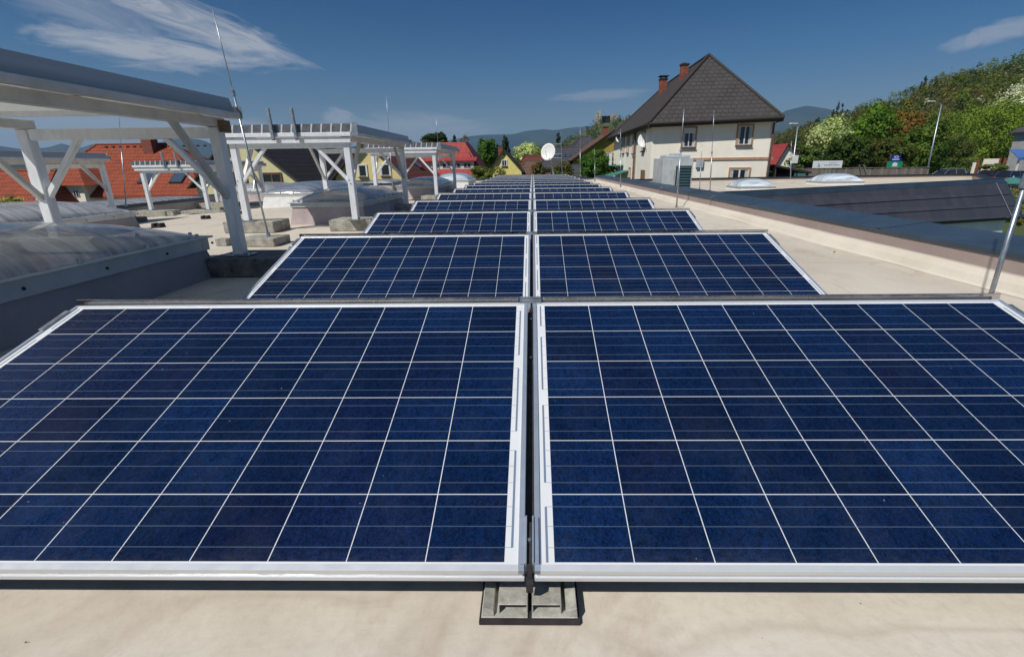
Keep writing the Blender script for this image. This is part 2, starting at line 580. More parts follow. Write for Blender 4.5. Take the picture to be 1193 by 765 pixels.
def mat_leaf(name='foliage'):
    m, n, b = mat(name)
    at_ = n.n('Attribute', attribute_name='tint')
    n.put(b.inputs['Base Color'], at_.outputs['Color'])
    b.inputs['Roughness'].default_value = .65
    b.inputs['Specular IOR Level'].default_value = .25
    tr = n.n('BsdfTranslucent', ins={'Color': n.mix(1.0, at_.outputs['Color'], (1.25, 1.3, .6), 'MULTIPLY')})
    mx = n.n('MixShader', ins={0: .42, 1: b.outputs[0], 2: tr.outputs[0]})
    n.t.links.new(mx.outputs[0], n.t.nodes['Material Output'].inputs['Surface'])
    M[name] = m


mat_leaf()


# ------------------------------------------------------------------ mesh builder
class MB:
    def __init__(s):
        s.v, s.f, s.mi = [], [], []
        s.M = None

    def add(s, vs, fs, mi=0):
        o = len(s.v)
        for p in vs:
            p = Vector(p)
            s.v.append(tuple(s.M @ p) if s.M else tuple(p))
        for f in fs:
            s.f.append(tuple(o + i for i in f))
            s.mi.append(mi)
        return s

    def box(s, x0, x1, y0, y1, z0, z1, mi=0):
        return s.add([(x0, y0, z0), (x1, y0, z0), (x1, y1, z0), (x0, y1, z0), (x0, y0, z1), (x1, y0, z1), (x1, y1, z1), (x0, y1, z1)],
                     [(3, 2, 1, 0), (4, 5, 6, 7), (0, 1, 5, 4), (1, 2, 6, 5), (2, 3, 7, 6), (3, 0, 4, 7)], mi)

    def bar(s, a, b, w, h, up=(0, 0, 1), mi=0):
        a, b = Vector(a), Vector(b)
        d = (b - a).normalized()
        up = Vector(up)
        if abs(d.dot(up)) > .95:
            up = Vector((0, 1, 0))
        sx = d.cross(up).normalized() * (w / 2)
        sz = sx.cross(d).normalized() * (h / 2)
        vs = [a - sx - sz, a + sx - sz, a + sx + sz, a - sx + sz, b - sx - sz, b + sx - sz, b + sx + sz, b - sx + sz]
        return s.add(vs, [(0, 1, 2, 3), (7, 6, 5, 4), (0, 4, 5, 1), (1, 5, 6, 2), (2, 6, 7, 3), (3, 7, 4, 0)], mi)

    def tube(s, a, b, r0, r1=None, n=8, mi=0, caps=True):
        r1 = r0 if r1 is None else r1
        a, b = Vector(a), Vector(b)
        d = (b - a).normalized()
        up = Vector((0, 0, 1)) if abs(d.z) < .9 else Vector((0, 1, 0))
        x = d.cross(up).normalized()
        y = d.cross(x)
        vs = []
        for c, r in ((a, r0), (b, r1)):
            for i in range(n):
                t = 2 * math.pi * i / n
                vs.append(c + x * (math.cos(t) * r) + y * (math.sin(t) * r))
        fs = [(i, (i + 1) % n, n + (i + 1) % n, n + i) for i in range(n)]
        if caps:
            fs += [tuple(range(n))[::-1], tuple(range(n, 2 * n))]
        return s.add(vs, fs, mi)

    def prism(s, prof, a, b, axis='y', mi=0, endmi=None):
        """profile points (u, w) extruded from a to b along axis; u,w are the two other axes"""
        def P(u, w_, t):
            return {'y': (u, t, w_), 'x': (t, u, w_), 'z': (u, w_, t)}[axis]
        n = len(prof)
        vs = [P(u, w_, a) for u, w_ in prof] + [P(u, w_, b) for u, w_ in prof]
        s.add(vs, [(i, (i + 1) % n, n + (i + 1) % n, n + i) for i in range(n)], mi)
        o = len(s.v) - 2 * n
        e = mi if endmi is None else endmi
        s.f += [tuple(o + i for i in range(n))[::-1], tuple(o + n + i for i in range(n))]
        s.mi += [e, e]
        return s

    def slab(s, pts, t, mi=0):
        """polygon thickened along its normal (downwards by t)"""
        pts = [Vector(p) for p in pts]
        nrm = (pts[1] - pts[0]).cross(pts[-1] - pts[0]).normalized()
        if nrm.z < 0:
            nrm = -nrm
        n = len(pts)
        vs = pts + [p - nrm * t for p in pts]
        fs = [tuple(range(n)), tuple(range(n, 2 * n))[::-1]] + [(i, n + i, n + (i + 1) % n, (i + 1) % n) for i in range(n)]
        return s.add(vs, fs, mi)

    def build(s, name, mats, parent=None, bevel=0.0, smooth=False):
        me = bpy.data.meshes.new(name)
        me.from_pydata(s.v, [], s.f)
        if not isinstance(mats, (list, tuple)):
            mats = [mats]
        for m in mats:
            me.materials.append(M[m] if isinstance(m, str) else m)
        me.polygons.foreach_set('material_index', s.mi)
        bm = bmesh.new()
        bm.from_mesh(me)
        bmesh.ops.recalc_face_normals(bm, faces=bm.faces)
        bm.to_mesh(me)
        bm.free()
        if smooth:
            me.polygons.foreach_set('use_smooth', [True] * len(me.polygons))
        o = bpy.data.objects.new(name, me)
        sc.collection.objects.link(o)
        if parent:
            o.parent = parent
        if bevel:
            bv = o.modifiers.new('bevel', 'BEVEL')
            bv.width = bevel
            bv.segments = 1
            bv.limit_method = 'ANGLE'
        return o


def tag(o, label=None, cat=None, group=None, kind=None):
    if label:
        o['label'] = label
    if cat:
        o['category'] = cat
    if group:
        o['group'] = group
    if kind:
        o['kind'] = kind
    return o


def thing(name, label, cat, loc=(0, 0, 0), rz=0.0, group=None):
    o = bpy.data.objects.new(name, None)
    o.empty_display_size = .2
    sc.collection.objects.link(o)
    o.location = loc
    o.rotation_euler = (0, 0, rz)
    return tag(o, label, cat, group)


def copy_tree(o, parent=None):
    c = o.copy()
    sc.collection.objects.link(c)
    if parent:
        c.parent = parent
    for ch in KIDS.get(o.name, [x for x in list(o.children)]):
        copy_tree(ch, c)
    return c


KIDS = {}


def smoothstep(a, b, x):
    t = min(1, max(0, (x - a) / (b - a)))
    return t * t * (3 - 2 * t)


# ------------------------------------------------------------------ terrain
GZ = -3.0


def gh(x, y):
    d = math.hypot(x, y)
    z = GZ + 1.1 * smoothstep(30, 62, y) * smoothstep(8, 30, x)
    z += 26 * smoothstep(300, 700, d) * smoothstep(.3, .48, math.atan2(x, max(y, 1))) * (1 if y > 0 else 0) * .9
    return z


def grid_ground():
    rs = [0, 6, 12, 20, 28, 36, 44, 52, 60, 70, 85, 105, 130, 170, 230, 300, 380, 460, 560, 680, 820, 1100, 1800, 3000, 5000, 8000, 12000]
    na = 96
    vs = [(0, 0, GZ)]
    for r in rs[1:]:
        for i in range(na):
            a = 2 * math.pi * i / na
            x, y = r * math.sin(a), r * math.cos(a)
            vs.append((x, y, gh(x, y)))
    fs = [(0, 1 + (i + 1) % na, 1 + i) for i in range(na)]
    for k in range(len(rs) - 2):
        for i in range(na):
            a, b = 1 + k * na + i, 1 + k * na + (i + 1) % na
            fs.append((a, b, b + na, a + na))
    m = MB()
    m.add(vs, fs)
    tag(m.build('ground', 'grassland', smooth=True), kind='structure')


grid_ground()


def ridge(name, sky_pts, dc, df, db, material, drop=0.0, seed=0, rough=.04):
    """hill range: crest seen along sky_pts (photo px), crest distance dc (number or per-point list), foot df, far foot db"""
    rnd = np.random.RandomState(seed)
    xs = [p[0] for p in sky_pts]
    n = max(24, int((xs[-1] - xs[0]) / 6))
    X = np.linspace(xs[0], xs[-1], n)
    Yp = np.interp(X, xs, [p[1] for p in sky_pts])
    dcs = np.interp(X, xs, dc if isinstance(dc, list) else [dc] * len(xs))
    m = MB()
    rows = []
    K = 14
    top = []
    for i in range(n):
        v = ray(X[i], Yp[i])
        h = Vector((v.x, v.y, 0))
        L = h.length
        u = h / L
        crest = CAM + v * (dcs[i] / L)
        zc = crest.z - drop
        col = []
        for k in range(K + 1):
            t = k / K
            d = df + (dcs[i] - df) * t
            z = GZ - 1 + (zc - GZ + 1) * (t ** 1.15)
            z += (zc - GZ) * rough * math.sin(3.1 * t * math.pi) * math.sin(X[i] * .05 + seed) * (1 - t)
            z += rnd.normal() * (zc - GZ) * rough * .25 * t * (1 - t) * 4 * .5
            col.append((CAM.x + u.x * d, CAM.y + u.y * d, z))
        for t in (.35, 1.0):
            d = dcs[i] + (db - dcs[i]) * t
            col.append((CAM.x + u.x * d, CAM.y + u.y * d, GZ - 1 + (zc - GZ) * (1 - t) * .8))
        rows.append(col)
        top.append((u, dcs[i], zc))
    kk = K + 3
    vs = [p for c in rows for p in c]
    fs = [(i * kk + j, (i + 1) * kk + j, (i + 1) * kk + j + 1, i * kk + j + 1) for i in range(n - 1) for j in range(kk - 1)]
    m.add(vs, fs)
    o = m.build(name, material, smooth=True)
    tag(o, kind='structure')
    return rows, K


ridge('far_hills', [(-260, 176), (-120, 168), (0, 170), (25, 174), (55, 172), (72, 167), (92, 173), (108, 168), (150, 174), (195, 164), (214, 159), (238, 164), (266, 177), (330, 180), (400, 172), (470, 163), (500, 168), (547, 159), (563, 157), (599, 156.5), (610, 153), (634, 150.5), (646, 152), (663, 149), (690, 147), (730, 150), (900, 140), (915, 129), (940, 123), (965, 127), (1010, 140), (1300, 130)], 5600, 3600, 8000, 'hill_far', seed=2)
ridge('middle_hills', [(-260, 190), (0, 188), (200, 182), (280, 186), (400, 186), (480, 181), (547, 176), (590, 181), (605, 172), (640, 167), (672, 161), (700, 160), (850, 170), (1000, 160)], 2700, 1500, 3600, 'hill_mid', seed=5)
castle_rows, CK = ridge('castle_hill', [(560, 193), (605, 190), (628, 184), (640, 176), (655, 166), (670, 157), (685, 149), (697, 141), (716, 139), (735, 137), (760, 133), (800, 134), (860, 150), (905, 164), (950, 172)], 720, 380, 1100, 'hill_castle', drop=2.0, seed=8, rough=.03)
wood_rows, WK = ridge('wooded_hill', [(890, 176), (930, 168), (960, 160), (985, 153), (1010, 147), (1035, 139), (1060, 130), (1090, 120), (1120, 113), (1150, 106), (1193, 96), (1290, 80)], [420, 400, 380, 360, 340, 330, 320, 310, 300, 300, 300, 300], 150, 520, 'hill_near', seed=11, rough=.03)


# ------------------------------------------------------------------ foliage
def leaf_mesh(name, C, S, T, rs, parent=None, N=None):
    """C centres (n,3), S sizes (n), T tints (n,3): one small quad per leaf cluster"""
    n = len(C)
    T = T * (1.5 if parent is None else 1.95)
    nr = rs.normal(size=(n, 3))
    if N is not None:
        nr = nr * .55 + N
    else:
        nr[:, 2] = np.abs(nr[:, 2]) + .25
    nr /= np.linalg.norm(nr, axis=1)[:, None]
    a = np.cross(nr, rs.normal(size=(n, 3)))
    a /= np.linalg.norm(a, axis=1)[:, None] + 1e-9
    b = np.cross(nr, a)
    s = S[:, None]
    e = rs.uniform(.5, 1.0, size=(n, 1))
    V = np.stack([C - a * s, C - b * s * e, C + a * s, C + b * s * e], axis=1).reshape(-1, 3)
    me = bpy.data.meshes.new(name)
    me.vertices.add(4 * n)
    me.vertices.foreach_set('co', V.ravel().astype(np.float32))
    me.loops.add(4 * n)
    me.loops.foreach_set('vertex_index', np.arange(4 * n, dtype=np.int32))
    me.polygons.add(n)
    me.polygons.foreach_set('loop_start', np.arange(0, 4 * n, 4, dtype=np.int32))
    me.polygons.foreach_set('loop_total', np.full(n, 4, dtype=np.int32))
    me.update(calc_edges=True)
    at_ = me.attributes.new('tint', 'FLOAT_COLOR', 'FACE')
    col = np.concatenate([np.clip(T, 0, 1), np.ones((n, 1))], axis=1)
    at_.data.foreach_set('color', col.ravel().astype(np.float32))
    me.materials.append(M['foliage'])
    o = bpy.data.objects.new(name, me)
    sc.collection.objects.link(o)
    if parent:
        o.parent = parent
    return o


def crown_pts(rs, rx, ry, rz, n, nclump, shape='round', gap=.5):
    """leaf positions around origin (z from 0 to 2rz)"""
    cl = []
    while len(cl) < nclump:
        p = rs.uniform(-1, 1, 3)
        r = np.linalg.norm(p)
        if r > 1 or r < .35:
            continue
        t = (p[2] + 1) / 2
        if shape == 'cone':
            if math.hypot(p[0], p[1]) > (1 - t) * .95 + .06:
                continue
        elif shape == 'egg':
            if math.hypot(p[0], p[1]) > 1.05 * math.sqrt(max(0, 1 - abs(2 * t - .8) ** 2.2)) + .05:
                continue
        cl.append(p)
    cl = np.array(cl)
    idx = rs.randint(0, nclump, n)
    sg = rs.uniform(.09, .20, nclump) * (1 if shape != 'cone' else .75)
    off = rs.normal(size=(n, 3)) * sg[idx][:, None]
    off[:, 2] *= .7
    P = cl[idx] + off
    NN = off / (np.linalg.norm(off, axis=1)[:, None] + 1e-6) * .8 + cl[idx] * .5 + np.array([0, 0, .25])
    P[:, 0] *= rx
    P[:, 1] *= ry
    P[:, 2] = (P[:, 2] + 1) * rz
    tone = rs.normal(0, .16, nclump)[idx]
    return P, tone, cl, NN, idx


def tree(name, label, px, pytop, pybot, pxw, Y, tint, tint2=None, shape='round', n=5000, nclump=70, seed=0, leaf=.16, trunk=True, group=None, cat='tree', mixf=.35, crown_lift=None):
    rs = np.random.RandomState(seed + 100)
    top = at(px, pytop, Y)
    bot = at(px, pybot, Y)
    rx = (at(px + pxw / 2, pybot, Y) - at(px - pxw / 2, pybot, Y)).length / 2
    hz = (top.z - bot.z)
    gz = gh(bot.x, Y)
    gz = min(gz, bot.z)
    root = thing(name, label, cat, (bot.x, Y, gz), 0, group)
    P, tone, clumps, NN, ci = crown_pts(rs, rx, rx * .95, hz / 2, n, nclump, shape)
    P[:, 2] += bot.z - gz
    T = np.tile(np.array(tint), (n, 1))
    if tint2 is not None:
        pick = (rs.uniform(size=nclump) < mixf)[ci] ^ (rs.uniform(size=n) < .12)
        T[pick] = np.array(tint2)
    T = T * (1 + tone[:, None] * .8 + rs.normal(0, .07, (n, 1)))
    T = np.clip(T, .006, .9)
    leaf_mesh('crown', P, rs.uniform(.55, 1.2, n) * leaf * .85, T, rs, root, NN)
    if trunk:
        mb = MB()
        H = bot.z - gz + hz * .75
        r = max(.09, rx * .06)
        mb.tube((0, 0, -.2), (rs.normal() * .1, 0, H * .45), r * 1.3, r, 8)
        mb.tube((0, 0, H * .42), (rs.normal() * .2, .1, H), r, r * .25, 7)
        for i in range(11):
            c = clumps[rs.randint(len(clumps))]
            e = Vector((c[0] * rx * .8, c[1] * rx * .8, bot.z - gz + (c[2] + 1) * hz / 2 * .95))
            s0 = max(.3, min(H * .9, e.z - rs.uniform(.3, .5) * hz))
            mid = Vector((e.x * .45, e.y * .45, s0 + (e.z - s0) * .6))
            mb.tube((0, 0, s0), mid, r * .5, r * .3, 5)
            mb.tube(mid, e, r * .3, r * .08, 5)
        mb.build('trunk', 'trunk', root, smooth=True)
    return root


def forest(name, label, rows, K, krange, count, hgt, palette, seed, leafs, leaf, xlim=None):
    rs = np.random.RandomState(seed)
    C, S, T, NNs = [], [], [], []
    n = len(rows)
    for _ in range(count):
        i = rs.uniform(0, n - 1.001)
        k = rs.uniform(*krange) * K
        i0, k0 = int(i), min(int(k), K - 1)
        a, b = i - i0, k - k0
        p = (np.array(rows[i0][k0]) * (1 - a) * (1 - b) + np.array(rows[i0 + 1][k0]) * a * (1 - b) + np.array(rows[i0][k0 + 1]) * (1 - a) * b + np.array(rows[i0 + 1][k0 + 1]) * a * b)
        h = hgt * rs.uniform(.65, 1.25)
        if xlim and i < xlim[0] and k / K < xlim[1]:
            continue
        kind = rs.choice(len(palette), p=[q[0] for q in palette])
        _, tint, shp, dens = palette[kind]
        m = max(6, int(leafs * dens))
        P, tone, _c, NN, _i = crown_pts(rs, h * (.34 if shp != 'cone' else .22), h * (.34 if shp != 'cone' else .22), h * .46, m, 14, shp)
        P[:, 2] += h * .08
        C.append(P + p)
        NNs.append(NN)
        S.append(rs.uniform(.6, 1.3, m) * leaf * (1 if dens > .5 else .6))
        T.append(np.array(tint)[None] * (1 + tone[:, None] * .7 + rs.normal(0, .08, (m, 1)) + rs.normal(0, .18)))
    o = leaf_mesh(name, np.concatenate(C), np.concatenate(S), np.concatenate(T), rs, None, np.concatenate(NNs))
    tag(o, label, 'forest', kind='stuff')


GREENS = [(.26, (.060, .090, .015), 'round', 1), (.18, (.095, .120, .016), 'round', 1), (.17, (.105, .105, .022), 'round', .9), (.07, (.095, .072, .030), 'round', .8),
          (.12, (.014, .030, .014), 'cone', 1.1), (.14, (.075, .060, .040), 'round', .35), (.06, (.22, .22, .15), 'round', .6)]
forest('hillside_forest', 'mixed spring woodland covering the steep hillside on the right', wood_rows, WK, (.02, 1.0), 1150, 11.5, GREENS, 3, 420, .34, xlim=(9, .62))
CG = [(.42, (.045, .065, .016), 'round', 1), (.22, (.085, .095, .024), 'round', 1), (.18, (.016, .030, .014), 'cone', 1), (.18, (.085, .07, .045), 'round', .5)]
forest('castle_hill_forest', 'scattered trees and scrub on the castle hill slope', castle_rows, CK, (.05, 1.0), 1250, 8.5, CG, 4, 90, .50)


# castle ruin
def castle():
    t = thing('castle_ruin', 'pale stone castle ruin with a tall tower on the wooded hilltop', 'castle', tuple(at(705, 139, 700) - Vector((0, 0, 6))))
    z0 = t.location.z
    cx = t.location.x

    def blk(name, x0, x1, yt, mtl='castle_stone', crenel=False, dep=10, yb=141):
        a, b = at(x0, yb, 700), at(x1, yb, 700)
        zt = at((x0 + x1) / 2, yt, 700).z
        m = MB()
        m.box(a.x - cx, b.x - cx, 0, dep, 0, zt - z0)
        w = (b.x - a.x)
        if crenel:
            for k in range(3):
                m.box(a.x - cx + w * (k * .38), a.x - cx + w * (k * .38 + .22), -.01, dep + .01, zt - z0, zt - z0 + 1.4)
        return m.build(name, mtl, t)
    blk('tower', 696, 699.4, 129.5, crenel=True, dep=5)
    blk('broken_wall', 693.5, 695.8, 133.5, dep=4)
    blk('hall_wall', 700, 712, 135.2, dep=6)
    blk('roof', 701, 711, 134.2, 'castle_roof', dep=5, yb=135.3)
    blk('gate_house', 712.2, 719.5, 133, dep=9)
    for (x, y) in ((697, 133), (697.5, 136), (703, 137), (707, 137), (715, 136), (717, 136)):
        p = at(x, y, 700)
        MB().box(p.x - cx - .5, p.x - cx + .5, -.2, .3, p.z - z0 - .9, p.z - z0 + .9).build('window', 'dark_metal', t)


castle()

# ------------------------------------------------------------------ the flat roof we stand on
RX0, RX1, RY0, RY1 = -12.6, 3.22, -6.0, 26.0


def roof_z(x):
    return 0.0 if x > -4.6 else (x + 4.6) * .055


m = MB()
xs = [-12.6, -11, -9, -7, -4.6, -2, 0, 1.6, 3.22]
ys = [RY0 + i * (RY1 - RY0) / 20 for i in range(21)]
vs = [(x, y, roof_z(x)) for y in ys for x in xs]
nx = len(xs)
fs = [(j * nx + i, j * nx + i + 1, (j + 1) * nx + i + 1, (j + 1) * nx + i) for j in range(20) for i in range(nx - 1)]
m.add(vs, fs)
tag(m.build('flat_roof', 'roof_membrane'), kind='structure')
m = MB()
m.box(-12.7, 3.68, RY0 - .1, 26.15, GZ - .5, -.48)
b_ = thing('flat_roofed_building', 'low flat roofed building under the beige membrane and solar rows', 'building', (0, 0, 0))
m.build('wall', 'wing_wall', b_)

# right hand parapet: cant strip, upstand, coping
pm = MB()
NY = 90
rs_ = np.random.RandomState(4)
yy = np.linspace(RY0, 26.0, NY)
prof = [(3.222, 0.003), (3.246, .018), (3.275, .068), (3.315, .103), (3.345, .122), (3.362, .226), (3.66, .226), (3.66, -.3), (3.20, -.3)]
vs = []
ph = rs_.uniform(0, 6, 4)
for y in yy:
    dx = .018 * math.sin(y * 1.3 + ph[0]) + .012 * math.sin(y * 3.7 + ph[1]) + rs_.normal() * .003
    for k, (x, z) in enumerate(prof):
        f = [1, 1, .8, .45, .15, 0, 0, 0, 0][k]
        vs.append((x + dx * f, y, z))
k_ = len(prof)
fs = [(i * k_ + j, (i + 1) * k_ + j, (i + 1) * k_ + (j + 1) % k_, i * k_ + (j + 1) % k_) for i in range(NY - 1) for j in range(k_)]
pm.add(vs, fs)
par = thing('right_parapet', 'long low parapet with dark blue coping along the right roof edge', 'parapet', (3.4, 0, 0))
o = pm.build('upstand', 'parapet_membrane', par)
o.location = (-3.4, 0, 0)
cpm = MB()
y0 = RY0
segs = [RY0, -2.9, .1, 3.1, 6.1, 9.1, 12.1, 15.1, 18.1, 21.1, 24.1, 26.0]
for a, b in zip(segs[:-1], segs[1:]):
    pf = [(3.345, .222), (3.345, .262), (3.40, .268), (3.765, .318), (3.80, .310), (3.80, .255), (3.78, .235), (3.66, .236)]
    cpm.prism([(x - 3.4, z) for x, z in pf], a + .0015, b - .0015, 'y')
cpm.build('coping', 'coping', par, bevel=.004)
for a in segs[1:-1]:
    cj = MB()
    cj.prism([(-.06, .2605), (-.06, .2665), (0, .273), (.365, .323), (.403, .314), (.403, .30), (.365, .319), (0, .2695), (-.054, .262)], a - .045, a + .045, 'y')
    cj.build('joint_strip', 'coping', par)
for y in (7.7, 11.5):
    cl_ = MB()
    cl_.tube((-.07, y, .01), (-.07, y, .27), .005, .005, 6)
    cl_.tube((-.07, y, .27), (.0, y, .29), .005, .005, 6)
    cl_.build('lightning_wire', 'galvanised', par)

# far and left roof edges
fp = thing('far_parapet', 'low beige parapet with dark coping across the far end of the roof', 'parapet', (-4, 26, 0))
MB().box(-8.6, 7.66, 0.005, .25, -.9, .13).build('upstand', 'parapet_membrane', fp, bevel=.02)
MB().box(-8.65, 7.70, -.04, .30, .132, .165).build('coping', 'coping', fp, bevel=.004)
lp = thing('left_parapet', 'dark coped parapet along the left edge of the flat roof', 'parapet', (-12.6, 0, 0))
MB().box(-.2, -.002, RY0, 25.9, -.9, -.13).build('upstand', 'curb_grey', lp)
MB().box(-.25, .05, RY0, 25.95, -.128, -.09).build('coping', 'coping', lp, bevel=.004)

# scattered bits lying on the membrane are part of its surface pattern; a leaf is a thing
dl = MB()
dl.add([(0, 0, 0), (.02, .004, .006), (.034, .02, .002), (.012, .022, .008)], [(0, 1, 2, 3)])
dl.add([(0, 0, .002), (.02, .004, .008), (.034, .02, .004), (.012, .022, .010)], [(3, 2, 1, 0)])
o = dl.build('fallen_leaf', 'debris')
o.location = at(970, 293.5, 3.6) * 1
v = ray(971, 294)
o.location = CAM + v * (-(CAM.z - .004) / v.z)
tag(o, 'small brown leaf on the bare roof right of the second panel row', 'leaf')
o2 = o.copy()
sc.collection.objects.link(o2)
v = ray(28, 749)
o2.location = CAM + v * (-(CAM.z - .002) / v.z)
o2.scale = (.13, .13, .3)
tag(o2, 'tiny orange brown leaf scrap on the roof at the lower left', 'leaf')

# ------------------------------------------------------------------ solar panels
TILT = .2827
PITCH = 1.8115
YL, ZL = -.9228, .0873
HW = .834
HG = .010


def make_panel(side):
    s = side
    root = thing('solar_panel', '', 'solar panel', (s * (HG + HW), YL, ZL))
    root.rotation_euler = (TILT, 0, 0)
    fr = MB()
    L = .99
    lip = .013
    PR = ((.0260, .0400, 0), (.0130, .0261, .0035), (.0, .0131, 0))
    for z0, z1, ins in PR:
        fr.box(-HW + ins, HW - ins, ins, lip if z0 > .02 else .025, z0, z1)
    fr.build('frame_rail', 'alu_frame', root, bevel=.0008)
    fr = MB()
    for z0, z1, ins in PR:
        fr.box(-HW + ins, HW - ins, L - (lip if z0 > .02 else .025), L - ins, z0, z1)
    fr.build('frame_rail', 'alu_frame', root, bevel=.0008)
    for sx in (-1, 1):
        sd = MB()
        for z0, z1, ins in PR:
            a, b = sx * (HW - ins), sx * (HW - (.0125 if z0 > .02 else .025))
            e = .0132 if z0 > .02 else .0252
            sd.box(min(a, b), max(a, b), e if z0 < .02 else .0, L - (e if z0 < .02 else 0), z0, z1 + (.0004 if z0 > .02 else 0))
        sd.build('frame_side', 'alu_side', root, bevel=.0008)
    g = MB()
    g.box(-HW + .011, HW - .011, .011, L - .011, .0300, .0368)
    g.build('cell_glass', 'solar_cells', root)
    jb = MB()
    jb.box(-.06, .06, .84, .95, .006, .0295)
    jb.build('junction_box', 'dark_metal', root)
    # rear deflector sheet
    d = MB()
    x0, x1 = (-HW + .035, HW + .012) if s > 0 else (-HW - .012, HW - .035)
    ca, sa = math.cos(TILT), math.sin(TILT)

    def loc(y, z):      # world offsets (relative to panel origin) -> panel local
        return (y * ca + z * sa, -y * sa + z * ca)
    yt, zt = .99 * ca - .04 * sa + .016, .99 * sa + .04 * ca + .0165
    P = [loc(yt, zt), loc(yt + .004, zt + .001), loc(yt + .006, zt - .045), loc(yt + .30, .0 + .01), loc(yt + .298, .0 + .006), loc(yt + .002, zt - .046)]
    d.prism(P, x0, x1, 'x')
    d.build('rear_deflector', 'steel_mirror', root)
    # clamp at the outer side, near the top
    c = MB()
    ox = s * HW
    for (ya, yb) in ((.83, .95),):
        c.box(min(ox + s * .001, ox + s * .030), max(ox + s * .001, ox + s * .030), ya, yb, -.006, .000)
        c.box(min(ox + s * .001, ox + s * .006), max(ox + s * .001, ox + s * .006), ya, yb, .0, .044)
        c.box(min(ox + s * .026, ox + s * .030), max(ox + s * .026, ox + s * .030), ya, yb, .0, .022)
        c.box(min(ox - s * .010, ox + s * .006), max(ox - s * .010, ox + s * .006), ya, yb, .0408, .0450)
        c.tube((ox + s * .016, ya + .04, 0), (ox + s * .016, ya + .04, .030), .006, .006, 6)
    o = c.build('end_clamp', 'galvanised', root, bevel=.0008)
    c = MB()
    ob = ox + s * .016
    c.box(ob - .012, ob + .012, .855, .945, .002, .020)
    c.build('clamp_block', 'dark_rubber', root)
    # outer support feet
    ft = MB()
    A = loc(.02, -ZL + .004)
    B = loc(.9, -ZL + .004)
    ft.prism([loc(.00, -ZL + .003), loc(.98, -ZL + .003), loc(.98, -ZL + .026), loc(.00, -ZL + .026)], min(ox - s * .06, ox - s * .02), max(ox - s * .06, ox - s * .02), 'x')
    ft.prism([loc(.92, -ZL + .026), loc(.95, -ZL + .026), loc(.95, .93 * sa - .004), loc(.92, .93 * sa - .012)], min(ox - s * .058, ox - s * .022), max(ox - s * .058, ox - s * .022), 'x')
    ft.prism([loc(.03, -ZL + .026), loc(.07, -ZL + .026), loc(.07, .005), loc(.03, -.005)], min(ox - s * .058, ox - s * .022), max(ox - s * .058, ox - s * .022), 'x')
    ft.build('support_rail', 'alu_side', root)
    return root


protos = {-1: make_panel(-1), 1: make_panel(1)}
ORD = ['front', 'second', 'third', 'fourth', 'fifth', 'sixth', 'seventh', 'eighth', 'ninth', 'tenth', 'eleventh', 'twelfth', 'thirteenth', 'fourteenth']
NROW = 14
for k in range(NROW):
    for s in (-1, 1):
        o = protos[s] if k == 0 else copy_tree(protos[s])
        o.location = (s * (HG + HW), YL + PITCH * k, ZL)
        sd_ = 'left' if s < 0 else 'right'
        if k == 0:
            lb = 'large blue solar panel in the nearest row, %s of the narrow gap' % sd_
        elif k == NROW - 1:
            lb = 'farthest blue solar panel %s of the gap, in the last row' % sd_
        else:
            lb = 'blue solar panel %s of the gap in the %s row from the front' % (sd_, ORD[k])
        tag(o, lb, 'solar panel', 'blue solar panels laid in two columns on the roof')


